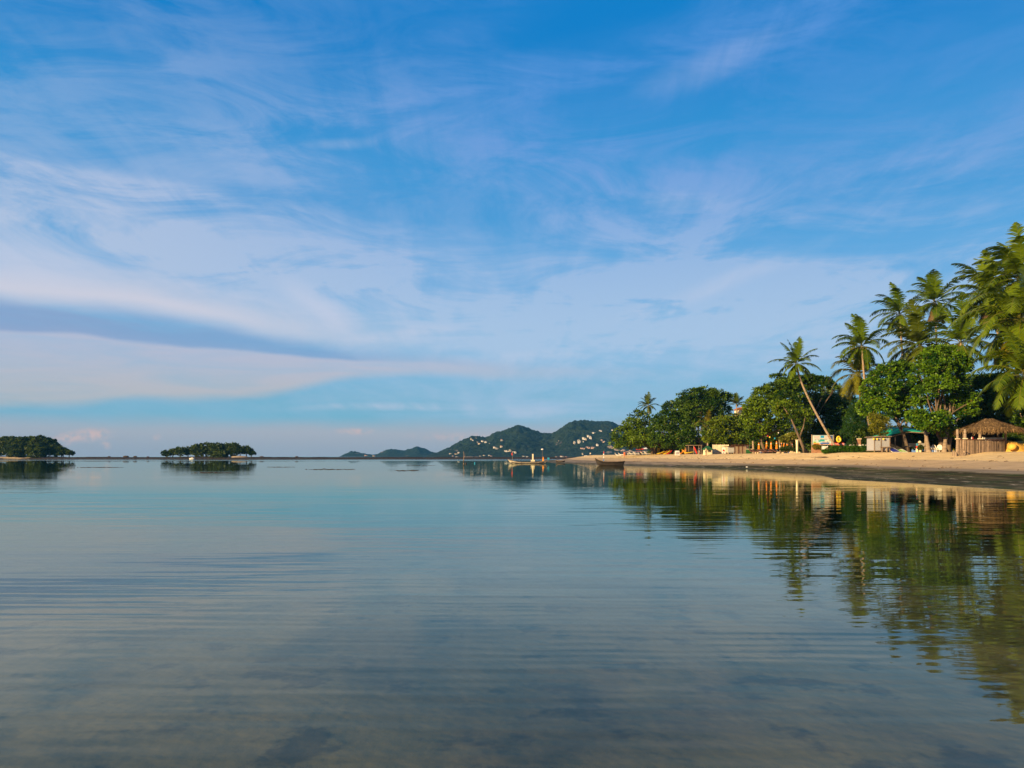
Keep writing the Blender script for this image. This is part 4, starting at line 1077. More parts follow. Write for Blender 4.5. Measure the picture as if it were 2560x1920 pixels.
# dark longtail at the water's edge
Y = 147.0; t = thing('longtail_boat', 'dark brown wooden longtail boat with raised prow lying at the edge of the sand', 'boat', (WX(1525, Y), Y, 0), math.pi - 0.12, 'boats along the beach')
Lb = HS(66, Y)
boat_parts(t, Lb, 1.3, HS(13, Y) - .1, HS(10, Y), .12, DARKW, WOOD, .9, 1.0, 3, WOOD)
xm = Lb * .5 - HS(18, Y)
MB().tube([(xm, 0, .2), (xm, 0, HS(38, Y))], .035, 6).build('mast', WOOD, t)
for i, (zz_, m_) in enumerate([(.93, REDP), (.80, WHITE), (.62, WHITE), (.42, BLUEP), (.28, REDP)]):
    hgt_ = HS(38, Y) * zz_
    mb = MB(); r = random.Random(i)
    mb.prism([(xm - .02, hgt_), (xm + .13 + .06 * (i % 2), hgt_ - .06), (xm + .15, hgt_ - .26), (xm + .06, hgt_ - .36), (xm - .03, hgt_ - .25)], -.04, .04)
    mb.build('cloth_ribbon', m_, t)
# bright longtail further out
Y = 192.0; t = thing('longtail_boat', 'pale painted long slim boat with three short masts moored off the sand spit', 'boat', (WX(1319, Y), Y, 0), math.pi - 0.06, 'boats along the beach')
Lb = HS(96, Y)
boat_parts(t, Lb * .92, 1.05, HS(4.6, Y), HS(7.5, Y), HS(5.0, Y), PALEW, WOOD, 2.2, 1.0, 5, PALEW, z0=-.15)
mb = MB()
for s_ in (-1, 1):
    mb.tube([(Lb * .42 * u, s_ * (1 - abs(u * .84) ** 2.6) ** .8 * .56, .02 + .3 * abs(u) ** 3) for u in np.linspace(-1, 1, 12)], .10, 5)
mb.build('rubbing_strake', DARKW, t)
bx0 = lambda px: -(WX(px, Y) - WX(1319, Y))
MB().box(bx0(1332) - .18, bx0(1332) + .18, -.15, .15, HS(6, Y), HS(24, Y)).box(bx0(1332) - .5, bx0(1332) + .5, -.3, .3, HS(5, Y), HS(9, Y)).build('engine_post', CREAM, t)
MB().tube([(bx0(1281), 0, HS(8, Y)), (bx0(1281), 0, HS(31, Y))], .035, 6).build('mast', WOOD, t)
MB().prism([(bx0(1281), HS(28, Y)), (bx0(1281) + .25, HS(26, Y)), (bx0(1281) + .22, HS(20, Y)), (bx0(1281), HS(21, Y))], -.03, .03).build('cloth_ribbon', REDP, t)
MB().tube([(bx0(1356), 0, HS(8, Y)), (bx0(1356), 0, HS(36, Y))], .03, 6).build('mast', WOOD, t)
MB().lathe([(.05, HS(33.5, Y)), (.36, HS(34.5, Y)), (.38, HS(36, Y)), (.1, HS(37.5, Y))], 10, (bx0(1356), 0, 0)).build('lamp_shade', WHITE, t, True)
MB().prism([(bx0(1358) - .22, HS(6, Y)), (bx0(1358) + .26, HS(6, Y)), (bx0(1358) + .08, HS(17, Y)), (bx0(1358) - .06, HS(17, Y))], -.12, .12).build('cloth_ribbon', ORNG, t)
MB().box(bx0(1371) - .26, bx0(1371) + .26, -.25, .25, HS(10, Y), HS(15, Y)).tube([(bx0(1370), 0, HS(5, Y)), (bx0(1371), 0, HS(11, Y))], .04, 5).build('motor_cover', TEAL, t)
# small dark dinghy
Y = 215.0; t = thing('rowing_boat', 'small dark open boat between the two longtail boats', 'boat', (WX(1401, Y), Y, 0), math.pi - .1, 'boats along the beach')
boat_parts(t, HS(20, Y), 1.0, HS(5, Y), .35, .2, DARKW, WOOD, .7, 1.0, 2, WOOD, z0=-.1)
# white motor boat in front of the middle islet
Y = 470.0; t = thing('motor_boat', 'tiny white motor boat in front of the smaller islet', 'boat', (WX(480, Y), Y, 0), 0.1)
boat_parts(t, HS(12, Y), 1.2, HS(3.2, Y), .35, .05, WHITE, WHITE, .6, 1, 2, WHITE, z0=-.1)
MB().box(-.5, .7, -.45, .45, .5, 1.05).box(-.7, .9, -.55, .55, 1.25, 1.32).box(-.55, -.5, -.4, -.35, 1.05, 1.25).box(.65, .7, .35, .4, 1.05, 1.25).build('cabin', WHITE, t)
MB().box(.71, .74, -.4, .4, .75, 1.0).build('window', GLASSM, t)
# mooring stake
Y = 185.0; t = thing('mooring_stake', 'tall crooked wooden stake standing in the water left of the pale boat', 'post', (WX(1159, Y), Y, -.3))
h_ = HS(31, Y) + .1
MB().tube([(0.04, 0, 0), (-.05, 0, h_ * .25), (.03, 0, h_ * .5), (.06, 0, h_ * .75), (.02, 0, h_ + .2)], [.11, .10, .085, .07, .045], 7).tube([(.05, 0, h_ * .55), (.3, 0, h_ * .72), (.34, 0, h_ * .9)], [.05, .035, .02], 5).build('stake', WOOD, t)
MB().ell((0, 0, h_ * .14 + .35), (.2, .2, .32), 8, 6).build('old_tyre_wrap', DARKW, t)
o = MB().lathe([(.02, -.15), (.2, -.1), (.24, .08), (.16, .28), (.05, .36)], 10).build('mooring_buoy', DARKW, None, True); o.location = (WX(1164.5, 178), 178, 0.05); tag(o, 'small dark float right beside the wooden stake', 'buoy')
o = MB().lathe([(.02, -.15), (.16, -.1), (.2, .08), (.14, .26), (.04, .33)], 10).build('mooring_buoy', TEAL, None, True); o.location = (WX(1187, 190), 190, 0.05); tag(o, 'tiny turquoise float between the stake and the pale boat', 'buoy')

# ------------------------------------------------------------------ people
SKIN = mat('skin', (0.36, 0.19, 0.11), (0.30, 0.155, 0.09), 0.6, 8.0)
HAIR = mat('dark_hair', (0.02, 0.014, 0.010), None, 0.6, 20.0)
def skin_mesh(J, E, R, root=0, sub=1):
    me = bpy.data.meshes.new('tmp'); me.from_pydata(J, E, []); me.update()
    o = bpy.data.objects.new('tmp', me); COL.objects.link(o)
    md = o.modifiers.new('s', 'SKIN'); md.use_smooth_shade = True
    for i, sv in enumerate(me.skin_vertices[0].data):
        sv.radius = (R[i], R[i]); sv.use_root = (i == root)
    ms = o.modifiers.new('u', 'SUBSURF'); ms.levels = sub; ms.render_levels = sub
    dg = bpy.context.evaluated_depsgraph_get(); dg.update()
    m2 = bpy.data.meshes.new_from_object(o.evaluated_get(dg))
    bpy.data.objects.remove(o)
    return m2
def person(label, loc, rz, h, shirt, short, pose='stand', skirt=False):
    t = thing('person', label, 'person', loc, rz, 'people on the beach')
    s = h / 1.75
    if pose == 'sit':
        hipz = .22
        J = dict(pel=(0, 0, hipz), sp=(0, .06, hipz + .25), ch=(0, .05, hipz + .45), nk=(0, .03, hipz + .58), hd=(0, 0, hipz + .66), tp=(0, -.01, hipz + .80))
        legs = lambda sx: [(sx * .1, -.05, hipz), (sx * .13, -.42, hipz + .28), (sx * .12, -.66, .08), (sx * .12, -.84, .05)]
        arms = lambda sx: [(sx * .19, .04, hipz + .50), (sx * .26, -.12, hipz + .30), (sx * .2, -.36, hipz + .28)]
    else:
        st = {'stand': .04, 'walk': .16, 'turn': .09}[pose]
        J = dict(pel=(0, 0, .93), sp=(0, 0, 1.12), ch=(0, .0, 1.32), nk=(0, -.01, 1.48), hd=(0, -.03, 1.57), tp=(0, -.02, 1.70))
        legs = lambda sx: [(sx * .09, 0, .88), (sx * .10, -sx * st * .7 - .02, .50), (sx * .10, -sx * st + .03, .09), (sx * .11, -sx * st - .13, .045)]
        arms = lambda sx: [(sx * .19, 0, 1.41), (sx * .25, sx * st * .4, 1.14), (sx * .25, sx * st * .8 - .08, .90)]
    V_ = [J['pel'], J['sp'], J['ch'], J['nk'], J['hd'], J['tp']]; R = [.125, .11, .13, .052, .085, .065]; E = [(0, 1), (1, 2), (2, 3), (3, 4), (4, 5)]
    for sx in (-1, 1):
        b = len(V_); V_ += legs(sx); R += [.085, .055, .036, .03]; E += [(0, b), (b, b + 1), (b + 1, b + 2), (b + 2, b + 3)]
        b = len(V_); a = arms(sx); V_ += a; R += [.05, .036, .028]; E += [(2, b), (b, b + 1), (b + 1, b + 2)]
        wx, wy, wz = a[2]; pv_ = len(V_)
        V_.append((wx, wy - .02, wz - .07)); R.append(.026); E.append((b + 2, pv_))
        for f_ in range(4):
            c0 = len(V_); oy = -.035 + f_ * .02; ln = [.06, .075, .07, .055][f_]
            V_ += [(wx - sx * .006, wy - .02 + oy, wz - .10 - ln * .4), (wx - sx * .018, wy - .025 + oy, wz - .10 - ln)]; R += [.009, .007]; E += [(pv_, c0), (c0, c0 + 1)]
        c0 = len(V_); V_ += [(wx - sx * .02, wy - .06, wz - .09), (wx - sx * .03, wy - .075, wz - .125)]; R += [.010, .008]; E += [(pv_, c0), (c0, c0 + 1)]
    m2 = skin_mesh(V_, E, R)
    m2.materials.clear(); m2.materials.append(SKIN)
    o = bpy.data.objects.new('body', m2); COL.objects.link(o); o.parent = t
    hx, hy, hz = J['hd']
    hb = MB(); hb.ell((hx, hy + .022, hz + .075), (.088, .095, .085), 10, 7); hb.build('hair', HAIR, t, True)
    fb = MB(); fb.ell((hx, hy - .088, hz + .02), (.012, .02, .02), 5, 4); fb.build('nose', SKIN, t, True)
    for sx in (-1, 1): MB().ell((hx + sx * .032, hy - .078, hz + .045), (.012, .008, .008), 5, 4).build('eye', HAIR, t, True)
    if shirt is not None:
        z0 = J['pel'][2]; b_ = J['ch']
        mb = MB(); mb.tube([(J['pel'][0], J['pel'][1], z0 + .02), J['sp'], b_, (J['nk'][0], J['nk'][1], J['nk'][2] - .06)], [.155, .14, .168, .075], 12)
        for sx in (-1, 1):
            a = arms(sx); mb.tube([(sx * .12, a[0][1], a[0][2] - .02), a[0], Vector(a[0]).lerp(Vector(a[1]), .75)], [.075, .072, .062], 8)
        mb.build('shirt', shirt, t, True)
    mb = MB()
    if skirt:
        mb.tube([(0, J['pel'][1], J['pel'][2] + .08), (0, J['pel'][1], J['pel'][2] - .1), (0, J['pel'][1], .45)], [.13, .17, .24], 12)
    else:
        mb.tube([(0, J['pel'][1], J['pel'][2] + .07), (0, J['pel'][1], J['pel'][2] - .06)], [.145, .15], 12)
        for sx in (-1, 1):
            l = legs(sx); mb.tube([(sx * .07, l[0][1], l[0][2] + .02), Vector(l[0]).lerp(Vector(l[1]), .45), Vector(l[0]).lerp(Vector(l[1]), .85)], [.10, .088, .078], 9)
    mb.build('skirt' if skirt else 'shorts', short, t, True)
    for ch in t.children: ch.scale = (s, s, s)
    return t
SH_O = mat('orange_shirt', (0.85, 0.16, 0.04), None, 0.8, 5.0); SH_N = mat('navy_cloth', (0.04, 0.05, 0.12), None, 0.8, 5.0)
SH_K = mat('khaki_cloth', (0.40, 0.33, 0.22), None, 0.8, 5.0); SH_W = mat('white_cloth', (0.72, 0.70, 0.66), None, 0.8, 5.0); SH_R = mat('red_cloth', (0.50, 0.04, 0.03), None, 0.8, 5.0); SH_D = mat('dark_cloth', (0.03, 0.03, 0.035), None, 0.8, 5.0)
person('person in a bright orange shirt walking beside another person above the dark boat', at(1561, 200), math.radians(150), 1.72, SH_O, SH_O, 'walk')
person('person in dark clothes walking just right of the one in orange', at(1565.5, 203), math.radians(160), 1.80, SH_N, SH_D, 'walk')
person('person sitting on the sand in dark clothes near the low loungers', at(1600, 208), math.radians(40), 1.7, SH_D, SH_D, 'sit')
person('person in light shirt and dark shorts walking alone across the sand', at(1765, 160), math.radians(100), 1.78, SH_K, SH_D, 'walk')
person('person in a white top far off on the sand spit left of the dark boat', at(1476, 270), math.radians(190), 1.75, SH_W, SH_D, 'stand')
person('person in red and white under the leftmost tree, left one of two', at(1629, 214), math.radians(200), 1.75, SH_R, SH_W, 'stand')
person('person in white under the leftmost tree by the white signpost', at(1633, 212), math.radians(170), 1.7, SH_W, SH_W, 'stand', True)
person('person in a red shirt standing at the opening of the green roofed pavilion', at(2223, 104.5), math.radians(200), 1.68, SH_R, SH_D, 'stand')
person('person in a blue shirt leaning near the huge trunk behind the kayaks', at(1748, 186), math.radians(170), 1.7, SH_N, SH_K, 'turn')


# ------------------------------------------------------------------ far left end of the beach
def lounger(label, loc, rz, frame, cush, group, s=1.0):
    t = thing('sun_lounger', label, 'sun lounger', loc, rz, group)
    k = lambda *a: tuple(x * s for x in a)
    MB().box(*k(-.35, .35, -1.0, .35, .28, .34)).build('seat_frame', frame, t)
    mb = MB(Matrix.Translation(k(0, .35, .31)) @ Matrix.Rotation(math.radians(38), 4, 'X')); mb.box(*k(-.35, .35, 0, .75, -.03, .03)).box(*k(-.31, .31, .02, .72, .03, .10)); mb.build('backrest', cush, t)
    MB().box(*k(-.31, .31, -.97, .33, .34, .41)).build('cushion', cush, t)
    for sx in (-1, 1):
        for yy in (-.9, .25): MB().box(*k(sx * .31 - .03, sx * .31 + .03, yy - .03, yy + .03, 0, .28)).build('leg', frame, t)
    return t
lg = 'low pale loungers on the far sand'
for i, (px, Y, lab) in enumerate([(1545, 226, 'first pale lounger from the left behind the person in orange'), (1553, 228, 'second pale lounger left of the person in orange'), (1572, 230, 'pale lounger just right of the person in dark clothes'),
                              (1579, 232, 'pale lounger beside the small red parasol group'), (1590, 226, 'pale lounger left of the sitting person'), (1608, 224, 'pale lounger right of the sitting person'), (1618, 222, 'pale lounger under the tip of the leftmost tree')]):
    lounger(lab, at(px, Y), 1.3 + .1 * i, WHITE, PLAST, lg, 1.0)
def cafe_table(label, loc, cloth, group, r_=.55, h=.75):
    t = thing('table', label, 'table', loc, 0, group)
    MB().lathe([(.02, h - .04), (r_, h - .04), (r_, h), (.02, h)], 14).build('tabletop', cloth, t)
    MB().lathe([(.25, 0), (.25, .03), (.04, .05), (.04, h - .04)], 10).build('pedestal', METAL, t)
    return t
for px, Y, m_, lab in [(1596, 232, REDP, 'table with a red cloth left in the far beach cafe'), (1604, 236, REDP, 'table with a red cloth right in the far beach cafe'), (1600, 240, BLUEP, 'table with a blue cloth in the far beach cafe'), (1612, 232, WHITE, 'white table in the far beach cafe'), (1622, 228, WHITE, 'white table next to the signpost under the tree')]:
    cafe_table(lab, at(px, Y, .05), m_, 'tables of the far beach cafe', .7, .95)
def parasol(label, loc, canvas, group, h=2.4, r_=1.3, closed=False):
    t = thing('parasol', label, 'parasol', loc, 0, group)
    MB().tube([(0, 0, -.1), (0, 0, h)], .03, 6).build('pole', WOOD, t)
    if closed:
        mb = MB(); n = 10
        prof = [(.20, h * .36), (.17, h * .40), (.15, h * .55), (.125, h * .70), (.10, h * .80), (.115, h * .83), (.07, h * .93), (.015, h * .99)]
        vs = []; fs = []
        for (rr, zz_) in prof:
            for j in range(n * 2):
                a = math.pi * j / n; q_ = rr * (1.12 if j % 2 else .72)
                vs.append((q_ * math.cos(a), q_ * math.sin(a), zz_))
        for i in range(len(prof) - 1):
            for j in range(n * 2): fs.append((i * 2 * n + j, i * 2 * n + (j + 1) % (2 * n), (i + 1) * 2 * n + (j + 1) % (2 * n), (i + 1) * 2 * n + j))
        mb._add(vs, fs); mb.build('canopy', canvas, t)
        MB().lathe([(.13, h * .79), (.135, h * .81), (.13, h * .83)], 10).build('tie_strap', WHITE, t)
    else:
        MB().lathe([(.02, h), (r_ * .5, h - .14), (r_, h - .42), (r_, h - .5), (r_ * .5, h - .20), (.02, h - .06)], 10).build('canopy', canvas, t)
    return t
parasol('open red parasol left of two in the far beach cafe', at(1597, 238), REDP, 'open parasols of the far cafe', 2.0, 1.0)
parasol('open red parasol right of two in the far beach cafe', at(1605, 236), REDP, 'open parasols of the far cafe', 2.0, 1.0)
parasol('open blue parasol between the two red ones', at(1600.5, 244), BLUEP, 'open parasols of the far cafe', 2.2, .9)
parasol('open white parasol by the tip of the leftmost tree', at(1615, 240), WHITE, 'open parasols of the far cafe', 2.3, 1.3)
# white sign on a post by the hut
t = thing('signpost', 'white upright sign on a post left of the red-brown hut', 'sign', at(1636, 205))
MB().box(-.05, .05, -.05, .05, 0, 3.4).build('post', WOOD, t)
MB().box(-.30, .30, -.12, -.05, HS(15, 205), HS(25.5, 205)).build('sign_board', CREAM, t)
# red-brown hut
Y = 209; t = thing('beach_hut', 'red-brown boarded hut with a yellow panel behind the yellow kayaks', 'hut', at(1657, Y), 0.1)
w_ = HS(40, Y)
MB().box(-w_ / 2, w_ / 2, .6, 3.2, 0, 2.5).build('wall', REDBR, t)
mb = MB(); mb.prism([(-w_ / 2 - .4, 2.35), (w_ / 2 + .4, 2.35), (w_ / 2 - .1, 3.0), (-w_ / 2 + .1, 3.0)], -.5, 3.5); mb.build('roof', REDBR, t)
MB().box(-w_ * .34, -w_ * .16, .52, .6, .5, 1.9).build('door', YELP, t)
MB().box(-w_ * .10, w_ * .30, .50, .6, .8, 2.0).build('window', DARKM, t)
for x in (-w_ / 2 + .1, w_ * .02, w_ / 2 - .1): MB().tube([(x, -.35, 0), (x, -.35, 2.35)], .07, 6).build('post', WOOD, t)
MB().box(w_ * .36, w_ * .44, -.5, -.42, .9, 2.1).build('hanging_board', ORNG, t)
def kayak(label, loc, rz, tilt, m_, group, L=3.0):
    t = thing('kayak', label, 'kayak', loc, rz, group)
    V_, Fc = [], []
    n = 14; k_ = 8
    for i in range(n + 1):
        u = i / n * 2 - 1; w = .36 * (1 - abs(u) ** 2.2) + .02
        for j in range(k_):
            a = 2 * math.pi * j / k_
            V_.append((u * L / 2, math.cos(a) * w, .17 + math.sin(a) * .15 * (1 - abs(u) ** 4 * .6) + .12 * abs(u) ** 3))
    for i in range(n):
        for j in range(k_): Fc.append((i * k_ + j, i * k_ + (j + 1) % k_, (i + 1) * k_ + (j + 1) % k_, (i + 1) * k_ + j))
    Fc += [tuple(range(k_)), tuple(range(n * k_, (n + 1) * k_))]
    Mx = Matrix.Rotation(tilt, 4, 'Y')
    mb = MB(Mx); mb._add(V_, Fc); mb.build('hull', m_, t, True)
    mb = MB(Mx); mb.ell((0, 0, .31), (.42, .2, .05), 10, 5); mb.build('cockpit', DARKM, t, True)
    return t
KY = 'kayaks lying on the beach'
for px, Y, rz, tl, m_, lab in [(1652, 200, .5, -.25, YELP, 'yellow kayak leftmost in front of the red-brown hut'), (1660, 201, .6, -.3, ORNG, 'orange kayak second from the left before the hut'), (1667, 200, .6, -.35, YELP, 'yellow kayak second from the right before the hut'),
                               (1673, 199, .7, -.4, REDP, 'red kayak rightmost in front of the hut'), (1704, 192, .7, -.45, ORNG, 'orange kayak left in the pair under the big trees'), (1716, 191, -.5, .5, ORNG, 'orange kayak raised at its left end, near the thick orange post'), (1722, 190, .3, -.1, YELP, 'yellow kayak lying flat right under the big trees')]:
    kayak(lab, at(px, Y, .25), rz, tl, m_, KY)
t = thing('orange_post', 'short thick orange-brown tree stump behind the orange kayaks', 'stump', at(1714, 194)); MB().tube([(0, 0, -.2), (.02, 0, .8), (0, 0, 1.7)], [.28, .24, .25], 9).build('stump', mat('orange_stump', (.45, .20, .07), (.28, .12, .05), .9, 4.0), t)
# A-frame menu board
t = thing('menu_board', 'white framed A-frame board standing on the sand before the dark bushes', 'sign', at(1693, 182), .15)
for s_ in (-1, 1):
    mb = MB(Matrix.Translation((0, s_ * .33, 0)) @ Matrix.Rotation(s_ * .16, 4, 'X')); mb.box(-.5, .5, -.02, .02, .05, 1.15); mb.build('sign_board', WHITE, t)
mb = MB(Matrix.Translation((0, -.33, 0)) @ Matrix.Rotation(-.16, 4, 'X')); mb.box(-.36, .36, -.035, -.022, .25, .85); mb.build('poster', mat('grey_poster', (.22, .20, .19), (.42, .38, .36), .6, 6.0), t)
# open frame shelter
Y = 191; t = thing('open_shelter', 'open wooden frame shelter with a pale bench under the big trees', 'shelter', at(1735, Y), .05)
w_ = HS(32, Y)
for x in (-w_ / 2, -w_ * .1, w_ * .3, w_ / 2):
    MB().tube([(x, -.8, 0), (x, -.8, 2.15)], .07, 6).build('post', WOOD, t)
MB().box(-w_ / 2 - .2, w_ / 2 + .2, -1.0, 1.4, 2.15, 2.28).build('roof', WOOD, t)
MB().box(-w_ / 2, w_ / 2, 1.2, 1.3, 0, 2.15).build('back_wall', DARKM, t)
MB().box(w_ * .05, w_ * .42, -.4, .3, .55, .62).box(w_ * .08, w_ * .12, -.3, .2, 0, .55).box(w_ * .34, w_ * .38, -.3, .2, 0, .55).build('bench', mat('pale_blue_paint', (.30, .42, .46), None, .6), t)
t = thing('surfboard', 'red board leaning against the thick trunk right of the open shelter', 'board', at(1743, 184)); mb = MB(Matrix.Rotation(-.4, 4, 'Y')); mb.ell((0, 0, 1.0), (.2, .05, 1.05), 10, 10); mb.build('board', REDP, t, True)
# small kiosk with green roof
Y = 167; t = thing('kiosk', 'small cream kiosk with a green pyramid roof and a dark serving window', 'kiosk', at(1769, Y), .12)
w_ = HS(17, Y) ; h_ = HS(13, Y)
MB().box(-w_ / 2, w_ / 2, -w_ / 2, w_ / 2, -.2, h_).build('wall', CREAM, t)
rb = MB(); e = w_ * .72
rb._add([(-e, -e, h_ - .05), (e, -e, h_ - .05), (e, e, h_ - .05), (-e, e, h_ - .05), (0, 0, h_ + HS(10, Y))], [(0, 1, 4), (1, 2, 4), (2, 3, 4), (3, 0, 4), (3, 2, 1, 0)]); rb.build('roof', DGREEN, t)
wo = MB().box(-w_ * .12, w_ * .34, -w_ / 2 - .03, -w_ / 2 + .05, h_ * .52, h_ * .85).build('window', DARKM, t)
MB().box(-w_ * .16, w_ * .38, -w_ / 2 - .12, -w_ / 2 - .031, h_ * .47, h_ * .52).build('sill', CREAM, wo)
# pale wall building
Y = 169; t = thing('pale_wall', 'long pale cream wall behind the leaning trunk and the flag banner', 'wall', at(1801, Y), .05)
w_ = HS(40, Y); h_ = HS(23, Y)
MB().box(-w_ / 2, w_ / 2, -.1, .1, -.2, h_).build('wall_panel', CREAM, t)
for i in range(5): MB().box(-w_ / 2 + i * w_ / 4 - .06, -w_ / 2 + i * w_ / 4 + .06, -.16, -.101, -.2, h_ + .05).build('pilaster', CREAM, t)
MB().box(-w_ * .46, w_ * .30, -.55, -.12, 0, .45).build('ledge', PALEW, t)
# grey shed and wooden fence
Y = 166; t = thing('grey_shed', 'grey boarded shed right of the pale wall, under the low tree', 'shed', at(1828, Y), .05)
w_ = HS(16, Y); h_ = HS(18, Y)
mb = MB()
for i in range(9): mb.box(-w_ / 2 + i * w_ / 9, -w_ / 2 + (i + .93) * w_ / 9, 0 + .02 * (i % 2), .3 + .02 * (i % 2), .3, h_)
mb.build('wall', mat('grey_boards', (.42, .42, .43), (.30, .30, .31), .8, 3.0), t)
MB().box(-w_ / 2 - .3, w_ / 2 + .3, -.5, 2.0, h_ + .01, h_ + .12).build('roof', DWOOD, t)
for x in (-w_ * .4, 0, w_ * .4): MB().box(x - .06, x + .06, .05, .17, -.1, .3).build('leg', WOOD, t)
Y = 164; t = thing('wooden_fence', 'tall brown board fence with gaps between the grey shed and the parasols', 'fence', at(1851, Y), .03)
w_ = HS(30, Y); h_ = HS(20, Y)
mb = MB(); r = random.Random(3)
for i in range(22):
    x = -w_ / 2 + i * w_ / 22; mb.box(x, x + w_ / 22 * .86, 0, .03, 0, h_ * r.uniform(.93, 1.0))
mb.build('boards', WOOD, t)
for i in range(4): MB().box(-w_ / 2 + i * w_ / 3 - .06, -w_ / 2 + i * w_ / 3 + .06, -.1, -.003, -.1, h_ + .05).build('post', DWOOD, t)
MB().box(-w_ / 2 - .3, w_ / 2 + .6, -.6, 1.6, h_ + .1, h_ + .2).build('canopy_roof', DWOOD, t)
Y = 158; t = thing('green_panel_fence', 'low green fence with a thin pole left of the first closed parasol', 'fence', at(1874, Y), .03)
MB().box(-HS(9, Y), HS(9, Y), 0, .05, 0, HS(11, Y)).build('panel', DGREEN, t); MB().tube([(0, -.1, 0), (0, -.1, HS(40, Y))], .05, 6).build('pole', DGREEN, t)
MB().box(-HS(9, Y), HS(9, Y), -.02, .07, HS(11, Y), HS(12, Y)).build('rail', CREAM, t)
Y = 176; t = thing('stone_building', 'pale stone building glimpsed behind the green fence', 'building', at(1884, Y), 0)
MB().box(-HS(14, Y), HS(14, Y), 0, 3, 0, HS(22, Y)).build('wall', CREAM, t)
for x in (-8, 0, 8): MB().box(HS(x, Y) - .3, HS(x, Y) + .3, -.04, .05, 1.0, 1.7).build('window', DARKM, t)
MB().box(-HS(15, Y), HS(15, Y), -.5, 3.4, HS(22, Y) + .01, HS(23.5, Y)).build('roof', DWOOD, t)
# flag banner
Y = 158; t = thing('feather_banner', 'white fabric banner with a red emblem standing on the sand near the walking person', 'banner', at(1809, Y), .1)
h_ = HS(18, Y)
MB().tube([(-.42, 0, -.1), (-.42, 0, h_ * .95), (-.25, 0, h_ + .08), (0, 0, h_ + .1)], .02, 6).build('pole', METAL, t)
MB().prism([(-.42, .12), (.38, .12), (.40, h_ * .85), (.2, h_ * .97), (-.1, h_), (-.40, h_ * .95)], -.015, .015).build('fabric', WHITE, t)
MB().prism([(-.15, h_ * .42), (.2, h_ * .36), (.28, h_ * .5), (.1, h_ * .62), (-.12, h_ * .68), (-.2, h_ * .55)], -.024, -.016).build('emblem', REDP, t)
MB().prism([(-.08, h_ * .12), (.12, h_ * .12), (.15, h_ * .22), (0, h_ * .26), (-.1, h_ * .2)], -.024, -.016).build('dark_mark', DARKM, t)
# closed orange parasols
PG = 'closed orange parasols under the big round tree'
ords = ['first closed orange parasol from the left, standing a little apart', 'second closed orange parasol, right of the pale leaning trunk', 'third closed orange parasol from the left', 'tall closed orange parasol beside the straight pole in the middle',
        'closed orange parasol just right of the straight pole', 'closed orange parasol above the small dark bush', 'front one of the two overlapping closed parasols at the right', 'rear one of the two overlapping closed parasols at the right', 'faded reddish closed parasol nearest the white stone pillar']
for (px, top, Y), lab in zip([(1897, 1108, 146), (1916.5, 1104, 148), (1927.5, 1106, 146), (1941.5, 1104, 144), (1953, 1105, 145), (1960.5, 1104, 146), (1968, 1106, 143), (1971, 1106.5, 147), (1980, 1108, 146)], ords):
    parasol(lab, at(px, Y), ORNG if px < 1975 else mat('faded_canvas', (.35, .14, .06), None, .8), PG, H + (HOR - top) / F * Y - G(WX(px, Y), Y) + .15, closed=True)
LG = 'dark red sun loungers under the parasols'
labs = ['dark red lounger at the left, beside the green fence', 'dark red lounger before the first closed parasol', 'dark red lounger between the first parasol and the pale trunk', 'dark red lounger before the second closed parasol', 'dark red lounger between the second and third parasols', 'dark red lounger right of the third parasol', 'dark red lounger beside the tall middle parasol', 'dark red lounger behind the sand rocks']
for (px, Y), lab in zip([(1884, 144), (1892, 142), (1904, 141), (1914, 142), (1922, 141), (1933, 141), (1943, 141), (1962, 139)], labs):
    lounger(lab, at(px, Y), .5 + (px % 7) * .05, DWOOD, DWOOD, LG)
o = cafe_table('small white side table in front of the first closed parasol', at(1901, 139), WHITE, None, .28, .42)
# poles and lanterns
t = thing('straight_pole', 'straight slightly tilted bare wooden pole in the middle of the closed parasols', 'pole', at(1951, 143)); MB().tube([(0, 0, -.2), (-.15, 0, 1.4), (-.3, 0, HS(40, 143))], [.1, .085, .07], 8).build('pole', PBARK, t)
MB().ell((-.12, -.12, 1.35), (.10, .04, .2), 7, 5).build('white_tag', SH_W, t)
def lantern(label, px, py, Y, m_, group, r_=.2):
    p = WP(px, py, Y)
    t = thing('paper_lantern', label, 'lantern', p, 0, group)
    MB().ell((0, 0, 0), (r_, r_, r_ * 1.15), 10, 8).build('shade', m_, t, True)
    MB().lathe([(.05, r_ * 1.1), (.05, r_ * 1.25)], 8).tube([(0, 0, r_ * 1.2), (0, 0, r_ * 1.2 + .5)], .012, 4).build('cord', DARKM, t)
LN = 'coloured lanterns hanging under the trees'
lantern('yellow lantern hanging under the big round tree, left of the blue one', 1924.5, 1093, 144, YELP, LN, .15)
lantern('blue-green lantern hanging under the big round tree', 1937, 1096, 144, TEAL, LN, .16)
lantern('reddish lantern left of the yellow one under the big round tree', 1919.5, 1090, 145, REDP, LN, .12)
lantern('small white lantern highest under the big round tree', 1946, 1082, 144, WHITE, LN, .11)
lantern('cream lantern above the flowered bush near the leaning tree', 1969, 1085, 140, CREAM, LN, .11)
